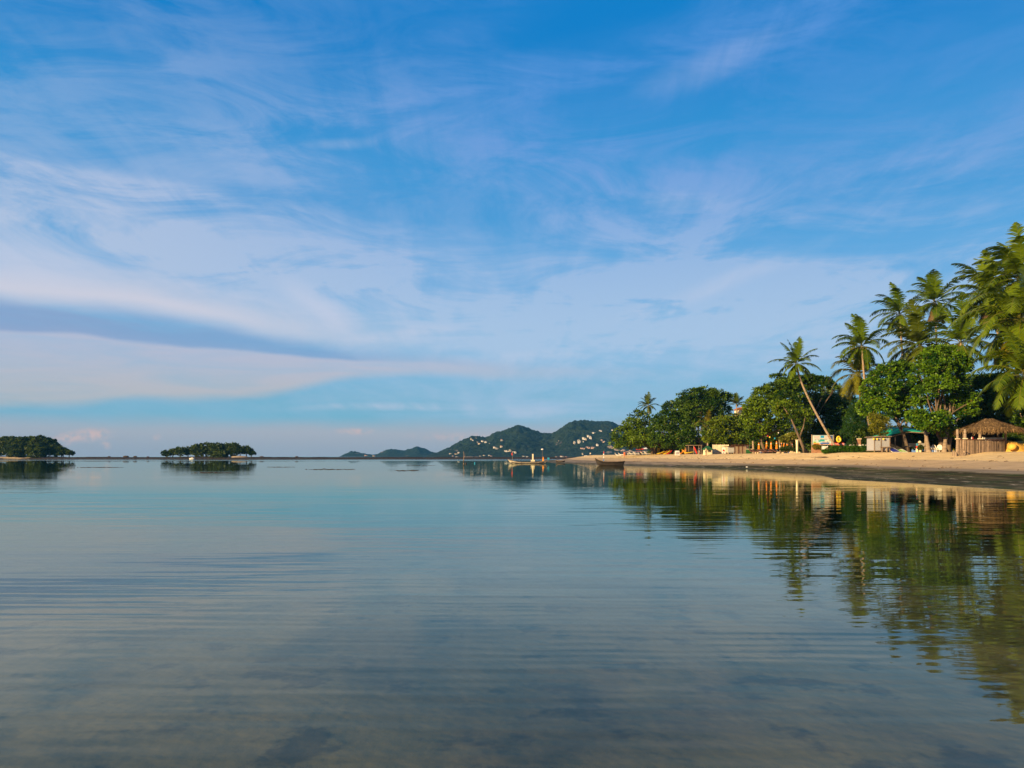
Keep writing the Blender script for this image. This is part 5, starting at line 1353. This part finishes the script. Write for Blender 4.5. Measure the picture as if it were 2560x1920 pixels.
# the white pillar, sand rocks, leaning tree
Y = 127; t = thing('stone_pillar', 'white tapering stone pillar standing in front of the leaning tree', 'pillar', at(1993, Y))
h_ = HS(32, Y)
MB().tube([(0, 0, -.1), (0, 0, h_ * .55), (-.01, 0, h_)], [.17, .20, .24], 4).build('shaft', CREAM, t); MB().box(-.26, .24, -.25, .25, h_, h_ + .08).build('capital', CREAM, t)
SROCK = mat('sand_coloured_rock', (.55, .42, .24), (.36, .26, .15), .95, 3.0, .1, (1, 1, 1), .8, .05)
for px, Y, s_, lab in [(1946, 134, .32, 'pale rock on the edge of the sand before the middle parasol'), (1957, 133, .24, 'smaller pale rock second from the left on the edge of the sand'), (1979, 131, .42, 'largest pale rock left of the white pillar'), (1987, 130, .26, 'pale rock touching the foot of the white pillar'), (1998, 129, .28, 'pale rock right of the white pillar')]:
    mb = MB(); mb.ell((0, 0, 0), (s_, s_ * .8, s_ * .75), 9, 6, None, .14, random.Random(int(px))); o = mb.build('beach_rock', SROCK); o.location = at(px, Y, s_ * .2); tag(o, lab, 'rock', 'pale rocks along the upper sand')
o = MB().ell((0, 0, 0), (.17, .12, .08), 8, 5, None, .15, random.Random(4)).build('beach_rock', WHITE); Yr = 112; o.location = at(1867, Yr, .05); tag(o, 'single white stone lying on the wet flats below the orange parasols', 'rock')
Y = 129; t = thing('leaning_tree', 'thick brown tree trunk leaning left behind the white pillar, forked near the ground', 'tree', at(2010, Y))
MB().tube([(.25, 0, -.2), (-.1, 0, .9), (-.75, .1, 2.6), (-1.35, .3, 4.2), (-2.1, .6, 6.2), (-3.4, 1.6, 8.6)], [.42, .27, .21, .17, .12, .06], 10).tube([(.1, 0, .0), (.55, .2, .5), (.9, .3, -.1)], [.2, .16, .2], 7).tube([(-.75, .1, 2.6), (.1, .6, 4.4), (.6, 1, 6.2)], [.15, .12, .07], 7).build('trunk', BARK, t, True)
rng = np.random.default_rng(91)
v, f, col = leaf_cloud(rng, [(-3.2, 2.2, 7.6, 1.5, 1.4, 1.2, 1), (-1.6, .9, 6.6, 1.3, 1.2, .9, 1), (.6, 1.4, 6.6, 1.4, 1.2, 1.0, 1)], .32, 1.0, G_LO, G_HI, .5, .05)
link_mesh('crown', v, f, LEAF, t, col)
# billboard
Y = 118; t = thing('billboard', 'wide colourful painted billboard on posts behind the base of the leaning palm', 'billboard', at(2057, Y), .06)
w_ = HS(52, Y); zb, zt = H + (HOR - 1112) / F * Y - t.location.z, H + (HOR - 1088.5) / F * Y - t.location.z
for px in (2029, 2085):
    MB().tube([(WX(px, Y) - t.location.x, 0, -.2), (WX(px, Y) - t.location.x, 0, zt + .12)], [.10, .07], 8).build('post', WOOD, t)
MB().box(-w_ / 2, w_ / 2, -.05, .05, zb, zt).build('board', mat('billboard_back', (.55, .62, .52), (.45, .60, .58), .6, 1.2), t)
mb = MB(); r = random.Random(7)
def strip(x0, x1, z0, z1, c, dy=0.0): mb.box((x0 - .5) * w_, (x1 - .5) * w_, -.058 - dy, -.051, zb + z0 * (zt - zb), zb + z1 * (zt - zb), c)
strip(.02, .98, .04, .13, (.65, .16, .05)); strip(.02, .30, .13, .22, (.62, .45, .10)); strip(.38, .56, .74, .98, (.03, .30, .55)); strip(.36, .58, .36, .58, (.04, .38, .33)); strip(.03, .16, .22, .34, (.25, .50, .10))
strip(.86, .98, .45, .97, (.05, .07, .22), .002); strip(.28, .38, .30, .5, (.10, .42, .42))
for (x0, x1, z_, c) in [(.04, .34, .86, (.70, .20, .22)), (.06, .32, .74, (.70, .30, .30)), (.60, .84, .86, (.70, .20, .22)), (.60, .82, .74, (.70, .32, .32)), (.30, .80, .62, (.50, .22, .25)), (.45, .85, .30, (.62, .30, .25)), (.1, .3, .60, (.55, .28, .30))]:
    x = x0
    while x < x1:
        d_ = r.uniform(.012, .035); strip(x, min(x + d_, x1), z_ - .035, z_ + .03 * r.uniform(.4, 1), c, .003); x += d_ + .008
for x, z_ in [(.10, .50), (.28, .50), (.47, .15), (.62, .17), (.64, .55), (.80, .42), (.52, .16), (.72, .30)]: strip(x, x + .018, z_ - .05, z_ + .07, (.04, .04, .04), .005)
mb.build('painting', PAINT, t)
MB().tube([(-w_ / 2, .02, zt + .02), (w_ / 2 + .1, .02, zt + .02)], .04, 6).build('top_rail', METAL, t)
# resort name sign and yellow ring
def text_part(s_, size, parent, loc, material, name='lettering'):
    cu = bpy.data.curves.new('txt', 'FONT'); cu.body = s_; cu.size = size; cu.align_x = 'CENTER'; cu.align_y = 'CENTER'; cu.extrude = .012
    o = bpy.data.objects.new('txt', cu); COL.objects.link(o)
    dg = bpy.context.evaluated_depsgraph_get(); me = bpy.data.meshes.new_from_object(o.evaluated_get(dg)); bpy.data.objects.remove(o)
    me.transform(Matrix.Rotation(math.radians(90), 4, 'X')); me.materials.clear(); me.materials.append(material)
    q_ = bpy.data.objects.new(name, me); COL.objects.link(q_); q_.parent = parent; q_.location = loc
    return q_
Y = 113; t = thing('resort_sign', 'long red sign board with white lettering below the yellow ring', 'sign', at(2094, Y), 0)
zb, zt = H + (HOR - 1113.5) / F * Y - t.location.z, H + (HOR - 1107) / F * Y - t.location.z
MB().box(-HS(16, Y), HS(16, Y), -.05, .05, zb, zt).build('sign_board', REDP, t)
text_part('SAMUI NATIEN RESORT', (zt - zb) * .52, t, (0, -.065, (zb + zt) / 2), WHITE)
for s_ in (-1, 1): MB().box(s_ * HS(13, Y) - .05, s_ * HS(13, Y) + .05, .051, .15, -.2, zt).build('post', WOOD, t)
Y = 114.5; t = thing('yellow_ring', 'yellow oval ring emblem standing above the red sign board', 'emblem', at(2097, Y))
zc = H + (HOR - 1098) / F * Y - t.location.z; a_, b_ = HS(4.6, Y), HS(6.4, Y)
MB().tube([(a_ * math.cos(u), 0, zc + b_ * math.sin(u)) for u in np.linspace(0, 2 * math.pi, 25)], .13, 8, None, False).build('ring', YELP, t, True)
MB().ell((0, .05, zc), (a_ * .9, .04, b_ * .9), 14, 8).build('disc', mat('pale_yellow_paint', (.75, .60, .22), None, .6), t, True)
MB().prism([(-.12, zc - .12), (.18, zc - .25), (.2, zc - .14), (0, zc - .04)], -.02, .02).build('dark_mark', DARKM, t)
MB().box(-.05, .05, .08, .16, 0, zc - b_).build('post', WOOD, t)
# small things between billboard and hedge
t = thing('brown_planter', 'low brown wall with potted plants below the billboard', 'planter', at(2044, 117)); MB().box(-.9, .9, -.15, .15, 0, .95).build('box', mat('terracotta', (.36, .18, .10), None, .9), t)
v, f, col = leaf_cloud(np.random.default_rng(3), [(-.3, -.25, .95, .55, .3, .35, 1), (.5, -.25, .85, .45, .3, .35, 1)], .14, 1.6, (.06, .06, .01), (.22, .18, .02), .15, .2); link_mesh('plants', v, f, LEAF, t, col)
t = thing('vendor_cart', 'small blue and white covered stand at the left end of the hedge', 'stand', at(2062, 114)); MB().box(-.35, .35, -.3, .3, .3, 1.0).build('body', WHITE, t); MB().prism([(-.55, 1.35), (.55, 1.35), (.45, 1.55), (-.45, 1.55)], -.4, .4).build('awning', BLUEP, t)
for s_ in (-1, 1): MB().box(s_ * .4 - .025, s_ * .4 + .025, -.025, .025, 0, 1.35).build('post', METAL, t)
# chairs and tables glimpsed above the hedge
for i, (px, lab) in enumerate([(2116, 'white chair back first from the left above the hedge'), (2129, 'white chair back second above the hedge'), (2138, 'white chair back third above the hedge'), (2151, 'white chair back fourth above the hedge'), (2160, 'white chair back fifth above the hedge'), (2170, 'white chair back nearest the massage hut above the hedge')]):
    t = thing('garden_chair', lab, 'chair', at(px, 114, .25), .3 * (i % 3), 'white chairs behind the hedge')
    MB().box(-.26, .26, -.25, .25, .42, .46).build('seat', PLAST, t); MB().prism([(-.26, .47), (.26, .47), (.2, .95), (0, 1.02), (-.2, .95)], .22, .26).build('backrest', PLAST, t)
    for sx in (-1, 1):
        for sy in (-1, 1): MB().box(sx * .23 - .02, sx * .23 + .02, sy * .22 - .02, sy * .22 + .02, 0, .42).build('leg', PLAST, t)
t = thing('garden_shrine', 'small orange-brown stone pillar with a cap behind the hedge', 'pillar', at(2147, 118)); MB().box(-.22, .22, -.22, .22, 0, 2.1).build('shaft', mat('terracotta', (.36, .18, .10)), t); MB().box(-.3, .3, -.3, .3, 2.101, 2.22).build('cap', CREAM, t)
# driftwood pile
t = thing('driftwood_pile', 'flat dark heap of driftwood and dry weed on the open sand', 'driftwood', at(2060, 105.5, .0)); mb = MB(); r = random.Random(8)
for _ in range(26):
    x = r.gauss(0, .55); y = r.gauss(0, .5); a = r.uniform(-.5, .5); l = r.uniform(.2, .6)
    mb.tube([(x - l * math.cos(a), y - l * math.sin(a), .03), (x, y, .05 + .08 * r.random()), (x + l * math.cos(a), y + l * math.sin(a), .03)], [.02, .035, .02], 5)
mb.build('branches', DWOOD, t)

# ------------------------------------------------------------------ massage hut, pavilion
Y = 103; t = thing('massage_hut', 'open hut hung with grey mesh screens and raised on thin poles', 'hut', at(2199, Y), .05)
w_ = HS(42, Y); z = lambda py: H + (HOR - py) / F * Y - t.location.z
for x in (-w_ / 2, -w_ * .08, w_ * .44):
    MB().tube([(x, -.75, -.2), (x, -.75, z(1092))], .045, 6).build('post', WOOD, t)
for x0, x1 in ((-w_ / 2 + .05, -w_ * .10), (-w_ * .06, w_ * .42)): MB().box(x0, x1, -.70, -.66, z(1126), z(1095)).build('mesh_screen', GREYS, t)
MB().box(-w_ / 2, -w_ / 2 + .04, -.6, 1.2, z(1126), z(1095)).build('mesh_screen', GREYS, t)
MB().box(-w_ / 2 - .1, w_ * .5, -.78, 1.3, z(1127.5), z(1126) - .01).build('platform', WOOD, t)
mb = MB(); mb.prism([(-w_ / 2 - .35, z(1094)), (-w_ / 2 - .1, z(1091.5)), (-w_ * .1, z(1090)), (w_ * .5, z(1091)), (w_ * .5, z(1092.5)), (-w_ * .1, z(1092))], -1.0, 1.4); mb.build('roof', WOOD, t)
MB().box(-w_ * .2, w_ * .42, -1.15, -.85, z(1118.6), z(1117)).box(-w_ * .1, -w_ * .07, -1.1, -.9, z(1130), z(1118.7)).box(w_ * .18, w_ * .21, -1.1, -.9, z(1130), z(1118.7)).build('bench', WOOD, t)
for px, lab in ((2184.5, 'leftmost of three yellow lanterns on the massage hut'), (2193, 'middle one of three yellow lanterns on the massage hut'), (2209, 'rightmost of three yellow lanterns on the massage hut')):
    lantern(lab, px, 1097.5, Y - 1.0, YELP, 'yellow lanterns on the massage hut', .12)
Y = 108; t = thing('beach_pavilion', 'open restaurant pavilion with a sagging bright green roof and wooden eaves', 'pavilion', at(2250, Y), .04)
z = lambda py: H + (HOR - py) / F * Y - t.location.z
X_ = lambda px: WX(px, Y) - t.location.x
def sheet(pts, th, y0, y1, ridge=0.0):
    """sagging roof: outline of its front edge, rising towards the back"""
    mb = MB(); n = 9
    vs = []; fs = []
    for k_ in (0, 1):
        for i in range(n + 1):
            v_ = i / n; y = y0 + (y1 - y0) * v_
            for (x, zf, zr) in pts:
                zz_ = zf + (zr - zf) * math.sin(v_ * math.pi * .5) - .06 * math.sin(v_ * math.pi)
                vs.append((x * (1 - .25 * v_), y, zz_ - k_ * th))
    m_ = len(pts); S = (n + 1) * m_
    for i in range(n):
        for j in range(m_ - 1):
            a = i * m_ + j
            fs.append((a, a + 1, a + m_ + 1, a + m_)); fs.append((S + a, S + a + m_, S + a + m_ + 1, S + a + 1))
    for j in range(m_ - 1): fs.append((j, S + j, S + j + 1, j + 1)); a = n * m_ + j; fs.append((a, a + 1, S + a + 1, S + a))
    for i in range(n): a = i * m_; fs.append((a, a + m_, S + a + m_, S + a)); a = i * m_ + m_ - 1; fs.append((a, S + a, S + a + m_, a + m_))
    mb._add(vs, fs); return mb
sheet([(X_(2196), z(1091), z(1089)), (X_(2212), z(1090), z(1085)), (X_(2216), z(1086), z(1082)), (X_(2230), z(1083), z(1076)), (X_(2245), z(1079), z(1068)), (X_(2258), z(1077), z(1066)), (X_(2264), z(1079), z(1067)), (X_(2285), z(1080.5), z(1066)), (X_(2306), z(1081.5), z(1068))], .06, -1.6, 3.2).build('roof', GREENR, t, True)
mb = MB()
for (a, b) in [((2208, 1093), (2256, 1081)), ((2256, 1081), (2308, 1084))]:
    mb.tube([(X_(a[0]), -1.7, z(a[1])), (X_(b[0]), -1.7, z(b[1]))], .08, 6)
mb.build('eaves_beam', WOOD, t)
for px in (2210, 2222, 2297): MB().tube([(X_(px), -1.6, -.2), (X_(px), -1.6, z(1086 if px > 2250 else 1092))], .07, 7).build('post', WOOD, t)
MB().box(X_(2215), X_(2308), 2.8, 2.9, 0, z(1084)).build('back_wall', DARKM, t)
MB().box(X_(2268), X_(2310), -.4, .2, z(1117), z(1108)).build('counter', mat('grey_counter', (.33, .32, .30), None, .7), t)
Y = 106; t = thing('slanting_trunk', 'thick slanting tree trunk growing through the green pavilion roof', 'tree', at(2268, Y)); z = lambda py: H + (HOR - py) / F * Y - t.location.z
MB().tube([(0, -.2, -.2), (-.15, -.2, .8), (HS(-10, Y), -.2, z(1090)), (HS(-18, Y), 0, z(1070)), (HS(-22, Y), .3, z(1050))], [.34, .27, .22, .2, .15], 9).build('trunk', BARK, t, True)
MB().tube([(HS(-19, Y), 0, z(1066)), (HS(-8, Y), .1, z(1048))], [.12, .07], 7).tube([(HS(-22, Y), .3, z(1050)), (HS(-30, Y), .6, z(1032))], [.13, .06], 7).build('branch', BARK, t, True)
# boards leaning on the sand
def lean_board(label, px, Y, w_, h_, c0, c1, sk, rz):
    t = thing('leaning_board', label, 'board', at(px, Y), rz, 'display boards leaning on the sand')
    A = [(0, 0, .02), (w_, 0, .02), (w_ - sk, h_ * .9, h_ * .62), (-sk, h_ * .9, h_ * .62)]
    def q_(u0, u1, v0, v1, off):
        P_ = [Vector(A[0]).lerp(Vector(A[1]), u) .lerp(Vector(A[3]).lerp(Vector(A[2]), u), v_) + Vector((0, -off, off * .7)) for (u, v_) in ((u0, v0), (u1, v0), (u1, v1), (u0, v1))]
        return P_
    mb = MB(); a = q_(0, 1, 0, 1, 0); b = q_(0, 1, 0, 1, -.05); mb._add(a + b, [(0, 1, 2, 3), (7, 6, 5, 4), (0, 4, 5, 1), (1, 5, 6, 2), (2, 6, 7, 3), (3, 7, 4, 0)]); mb.build('panel', WHITE, t)
    mb = MB(); mb.col = c0; mb.face(q_(.06, .94, .06, .94, .008)); mb.col = c1; mb.face(q_(.15, .55, .2, .85, .014)); mb.face(q_(.62, .8, .1, .55, .014)); mb.build('picture', PAINT, t)
    return t
lean_board('dark blue display board leaning on the sand before the red shirted person', 2232, 102, 1.15, 1.0, (.05, .06, .20), (.02, .03, .30), .55, 0)
lean_board('green and white display board leaning right of the blue one', 2251, 103.5, 1.1, .75, (.55, .60, .42), (.22, .42, .04), .45, 0)
t = thing('water_cooler', 'blue bucket on a red jar in front of the pavilion counter', 'container', at(2293, 104)); MB().lathe([(.16, 0), (.18, .25), (.16, .5)], 12).build('stand', CREAM, t); MB().lathe([(.14, .5), (.16, .65), (.14, .85)], 12).build('red_jar', REDP, t); MB().lathe([(.10, .85), (.12, 1.15), (.14, 1.18)], 12).build('blue_bucket', TEAL, t)
t = thing('potted_plant', 'dark potted plant left of the first ringed palm trunk', 'plant', at(2301, 103.5)); MB().lathe([(.12, 0), (.18, .3), (.16, .32)], 10).build('pot', CREAM, t)
v, f, col = leaf_cloud(np.random.default_rng(4), [(0, 0, .6, .32, .3, .32, 1)], .14, 1.6, (.02, .04, .01), (.07, .09, .02), .12, .1); link_mesh('leaves', v, f, LEAF, t, col)
t = thing('lamp_post', 'short post with a small tiled cap at the right end of the pavilion', 'lamp post', at(2299.5, 105)); MB().tube([(0, 0, 0), (0, 0, 1.35)], .09, 8).build('post', WOOD, t); MB().lathe([(.24, 1.35), (.22, 1.45), (.10, 1.6), (.02, 1.62)], 10).build('cap', CREAM, t)
# low armchairs
def armchair(label, px, Y, rz):
    t = thing('beach_chair', label, 'chair', at(px, Y), rz, 'white beach chairs by the ringed trunks')
    MB().box(-.32, .32, -.3, .3, .30, .36).build('seat', PLAST, t)
    mb = MB(Matrix.Translation((0, .28, .33)) @ Matrix.Rotation(-.35, 4, 'X')); mb.prism([(-.32, 0), (.32, 0), (.28, .55), (.12, .72), (-.12, .72), (-.28, .55)], -.025, .025); mb.build('backrest', PLAST, t)
    for sx in (-1, 1):
        MB().box(sx * .36 - .045, sx * .36 + .045, -.32, .35, .55, .59).build('armrest', PLAST, t)
        for yy in (-.28, .26): MB().box(sx * .36 - .03, sx * .36 + .03, yy - .03, yy + .03, 0, .55).build('leg', PLAST, t)
armchair('white beach chair left of the three between the ringed trunks', 2328, 102, .5); armchair('white beach chair in the middle between the ringed trunks', 2338, 103, -.1); armchair('white beach chair right, half behind the second ringed trunk', 2349, 102, -.5)
t = thing('stool_table', 'small low white table between the white beach chairs', 'table', at(2343, 101)); MB().box(-.22, .22, -.22, .22, .38, .42).build('tabletop', PLAST, t)
for sx in (-1, 1):
    for sy in (-1, 1): MB().box(sx * .18 - .02, sx * .18 + .02, sy * .18 - .02, sy * .18 + .02, 0, .38).build('leg', PLAST, t)

# ------------------------------------------------------------------ thatched beach bar
THATCH = leafmat('dry_thatch', 0.12, 0.9)
Y = 89; bx0_ = WX(2446, Y); t = thing('thatched_bar', 'round cornered beach bar with shaggy thatched roof and driftwood counter', 'bar', (bx0_, Y, G(bx0_, Y)), 0)
z = lambda py: H + (HOR - py) / F * Y - t.location.z
X_ = lambda px, y=Y: WX(px, y) - bx0_
# counter of upright driftwood sticks along an L shaped line
path = [(X_(2392, 87), -2.0), (X_(2412, 86.5), -2.4), (X_(2440, 87), -2.2), (X_(2470, 88), -1.4), (X_(2500, 90), .2), (X_(2500, 92), 2.2)]
mb = MB(); r = random.Random(12)
for (a, b) in zip(path, path[1:]):
    L_ = math.dist(a, b); n = max(2, int(L_ / .085))
    for i in range(n):
        u = (i + .5) / n; x = a[0] + (b[0] - a[0]) * u; y = a[1] + (b[1] - a[1]) * u
        gz_ = G(x + bx0_, y + Y) - t.location.z
        hh_ = z(1101) + r.uniform(-.05, .03); q0 = r.uniform(.035, .06); c = r.choice([.35, .6, .8, .9, 1.0, 1.15, 1.35]) * r.uniform(.9, 1.1)
        mb.tube([(x, y, gz_ - .15), (x + r.uniform(-.02, .02), y + r.uniform(-.03, .03), (gz_ + hh_) / 2), (x + r.uniform(-.03, .03), y, hh_)], [q0, q0 * .95, q0 * .8], 6, (.25 * c, .175 * c, .12 * c))
STICK = colmat('driftwood_sticks', .85, .15, .3, 4.0)
mb.build('counter_front', STICK, t)
mb = MB()
for (a, b) in zip(path, path[1:]):
    d = Vector((b[0] - a[0], b[1] - a[1], 0)).normalized(); nn = Vector((-d.y, d.x, 0)) * .28
    A_ = Vector((a[0], a[1], z(1100.5))) - d * .1; B_ = Vector((b[0], b[1], z(1100.5))) + d * .1
    q0 = [A_ - nn * .5, B_ - nn * .5, B_ + nn, A_ + nn]; mb._add(q0 + [p + Vector((0, 0, .07)) for p in q0], [(3, 2, 1, 0), (4, 5, 6, 7), (0, 1, 5, 4), (1, 2, 6, 5), (2, 3, 7, 6), (3, 0, 4, 7)])
mb.build('counter_top', DWOOD, t)
for (px, y_, rr, m_) in [(2394, -.8, .15, PBARK), (2413, -1.6, .16, PBARK), (2450, -1.0, .16, PBARK), (2514, 1.0, .15, PBARK), (2495, 3.4, .14, PBARK), (2410, 3.2, .14, PBARK)]:
    x = X_(px, Y + y_)
    MB().tube([(x - .05, y_, -.2), (x, y_, 1.2), (x - .03, y_, z(1074 if y_ < 0 else 1066))], [rr * 1.15, rr, rr * .85], 9).build('post', m_, t)
    if y_ < 0: MB().box(x - .19, x + .19, y_ - .19, y_ + .19, z(1100.4) + .071, z(1100.4) + .19).build('post_base', CREAM, t)
# shaggy thatch: hipped slopes covered with hanging strands
cx, cy = X_(2471, 90), .9; hx, hy = HS(57, 90), 3.6; zt, ze = z(1046), z(1073)
rng = np.random.default_rng(55)
mb = MB(); n = 28
def roofz(u):      # 0 ridge .. 1 eaves, slightly bellied
    return zt + (ze - zt) * (u ** 0.85)
ring = lambda u, k_: (cx + (0.16 + .84 * u) * hx * math.copysign(abs(math.cos(2 * math.pi * k_ / n)) ** .75, math.cos(2 * math.pi * k_ / n)), cy + (0.03 + .97 * u) * hy * math.copysign(abs(math.sin(2 * math.pi * k_ / n)) ** .75, math.sin(2 * math.pi * k_ / n)), roofz(u))
vs = []; fs = []
for lay in (0, .12):
    for u in (0, .33, .66, 1.0):
        for k_ in range(n):
            p = ring(u, k_); vs.append((p[0], p[1], p[2] - lay))
S = 4 * n
for i in range(3):
    for k_ in range(n):
        a = i * n + k_; b = i * n + (k_ + 1) % n
        fs.append((a, b, b + n, a + n)); fs.append((S + a, S + a + n, S + b + n, S + b))
for k_ in range(n): a = 3 * n + k_; b = 3 * n + (k_ + 1) % n; fs.append((a, b, S + b, S + a))
fs.append(tuple(range(n)))
mb._add(vs, fs, (.10, .065, .035)); mb.build('roof', colmat('thatch_bed', .95, .05, .3, 5.0), t)
N = 9000
ph = rng.random(N) * 2 * math.pi; uu = rng.random(N) ** .6
def rp_(u, p_):
    c_, s_ = np.cos(p_), np.sin(p_)
    return np.stack([cx + (0.16 + .84 * u) * hx * np.sign(c_) * np.abs(c_) ** .75, cy + (.03 + .97 * u) * hy * np.sign(s_) * np.abs(s_) ** .75, zt + (ze - zt) * u ** .85], 1)
a = rp_(uu, ph) + np.array([0, 0, .05]) + rng.normal(size=(N, 3)) * .03
d = rp_(uu + .12, ph + rng.normal(size=N) * .07) - rp_(uu, ph); d /= np.linalg.norm(d, axis=1)[:, None]
d[:, 2] -= np.where(uu > .86, rng.random(N) * .9, 0.0); d[:, 2] += np.where(rng.random(N) < .12, .3, 0)
ln = (.35 + .45 * rng.random(N))[:, None]
side = np.cross(d, np.array([0, 0, 1.0])); side /= np.linalg.norm(side, axis=1)[:, None]; side *= .026
v = np.stack([a - side, a + side, a + d * ln + side * .3, a + d * ln - side * .3], 1).reshape(-1, 3)
kk = rng.random((N, 1)) ** 2.2; col = np.array([.12, .075, .04]) * (1 - kk) + np.array([.55, .36, .17]) * kk
link_mesh('thatch', v, np.arange(len(v)).reshape(-1, 4), THATCH, t, col)
MB().box(X_(2460, 90.5), X_(2508, 90.5), 1.5, 1.6, z(1101), z(1093)).build('back_shelf', WHITE, t)
MB().box(X_(2470, 92), X_(2512, 92), 2.5, 2.62, z(1081.5), z(1079.5)).build('crossbeam', WOOD, t)
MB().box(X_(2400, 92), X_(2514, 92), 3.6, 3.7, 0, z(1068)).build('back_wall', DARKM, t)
for px, m_, lab in [(2429, WHITE, 'left white bottle on the bar counter'), (2432, REDP, 'small red bottle next to the white one on the bar counter'), (2457, WHITE, 'white cup on the bar counter right of the middle post')]:
    o = MB().lathe([(.05, 0), (.055, .15), (.02, .22), (.02, .28)], 8).build('bottle', m_, None, True); o.location = (WX(px, 87.0), 87.0, t.location.z + z(1100.5) + .07); tag(o, lab, 'bottle', 'bottles on the beach bar')
t = thing('cart_wheel', 'round pale driftwood ring propped against the left end of the bar', 'wheel', at(2404, 85.5)); z0_ = .42
MB().tube([(.38 * math.cos(u), .1 * math.sin(u), z0_ + .42 * math.sin(u)) for u in np.linspace(0, 2 * math.pi, 19)], .05, 6, None, False).build('rim', WOOD, t)
for k_ in range(4): a = math.pi * k_ / 4; MB().tube([(.36 * math.cos(a), .1 * math.sin(a), z0_ + .4 * math.sin(a)), (-.36 * math.cos(a), -.1 * math.sin(a), z0_ - .4 * math.sin(a))], .025, 5).build('spoke', WOOD, t)
for px, Y, h_, lab in [(2384, 87, .62, 'short thick wooden stump at the left end of the bar'), (2389, 86.4, .48, 'lower wooden stump between the tall one and the bar')]:
    t = thing('wood_stump', lab, 'stump', at(px, Y), 0, 'stumps beside the bar'); MB().tube([(0, 0, -.1), (0, 0, h_)], [.17, .15], 9).build('log', WOOD, t)
# yellow earth bank at the right edge
BANK = mat('ochre_bank', (.78, .46, .09), (.50, .29, .06), .95, 1.2, .1, (1, 1, 1), 1.0, .08)
mb = MB(); Y = 89.5; xs = np.linspace(WX(2512, Y), WX(2700, Y), 30); ys = [Y - .4, Y - .1, Y + .1, Y + 1.2, Y + 3.0, Y + 8]
vs = []; fs = []
for j, y in enumerate(ys):
    for i, x in enumerate(xs):
        hgt_ = [-.1, .55, .98, 1.15, 1.2, 1.2][j] * min(1, (i + .6) / 2) + .10 * float(vnoise(np.array([x * 1.2]), np.array([y * 1.3]), 3)[0])
        vs.append((x, y + .25 * math.sin(i * .8 + j), G(x, y) + hgt_ * (1 + .12 * math.sin(i * .45))))
n = len(xs)
for j in range(len(ys) - 1):
    for i in range(n - 1): fs.append((j * n + i, j * n + i + 1, (j + 1) * n + i + 1, (j + 1) * n + i))
mb._add(vs, fs); tag(mb.build('earth_bank', BANK, None, True), kind='structure')
o = MB().ell((0, 0, 0), (.5, .4, .42), 12, 8, None, .06, random.Random(2)).build('boulder', BANK, None, True); o.location = at(2530, 88.8, .6); tag(o, 'rounded ochre boulder on the yellow bank right of the bar', 'rock')
# red roof glimpsed above the low tree
Y = 215; t = thing('red_roofed_house', 'small orange-red roof peeping out above the low yellow-green tree', 'house', (WX(1853, Y), Y, G(WX(1853, Y), Y)), .2)
z = lambda py: H + (HOR - py) / F * Y - t.location.z
MB().box(-1.3, 1.3, -1.5, 1.5, 0, z(1025)).build('wall', CREAM, t); mb = MB(); mb.prism([(-1.8, z(1025)), (1.8, z(1025)), (0, z(1018))], -1.8, 1.8); mb.build('roof', mat('orange_tiles', (.62, .16, .05), (.45, .11, .04), .8, 5.0), t)

# wrack left by the tide: bits of weed and twigs in broken lines along the slope
mb = MB(); r = random.Random(77)
WRACK = mat('dry_wrack', (.22, .15, .08), (.10, .07, .04), .95, 6.0)
def at_height(y, zt_):
    xs_ = np.linspace(float(shx(y)), float(bkx(y)), 60); zs_ = gz(xs_, np.full(60, y))
    return float(np.interp(zt_, zs_, xs_))
for (y0, y1, zt_, n, sp) in [(58, 240, 1.36, 230, .3), (50, 230, .74, 180, .5), (52, 200, 1.75, 90, .9)]:
    for _ in range(n):
        y = r.uniform(y0, y1)
        if math.sin(y * .9) + math.sin(y * .37) < -.5: continue
        x = at_height(y, zt_ + .05 * math.sin(y * .5)) + r.gauss(0, sp)
        s_ = r.uniform(.03, .11); a = r.uniform(0, 3.14); l = s_ * r.uniform(1, 3)
        z_ = G(x, y) + .01
        mb.tube([(x - l * math.cos(a), y - l * math.sin(a), z_), (x, y, z_ + s_ * .4), (x + l * math.cos(a), y + l * math.sin(a), z_)], [s_ * .3, s_ * .5, s_ * .25], 4)
tag(mb.build('tide_wrack', WRACK), 'broken lines of dried seaweed and twigs left by the tide on the sand', 'seaweed', None, 'stuff')
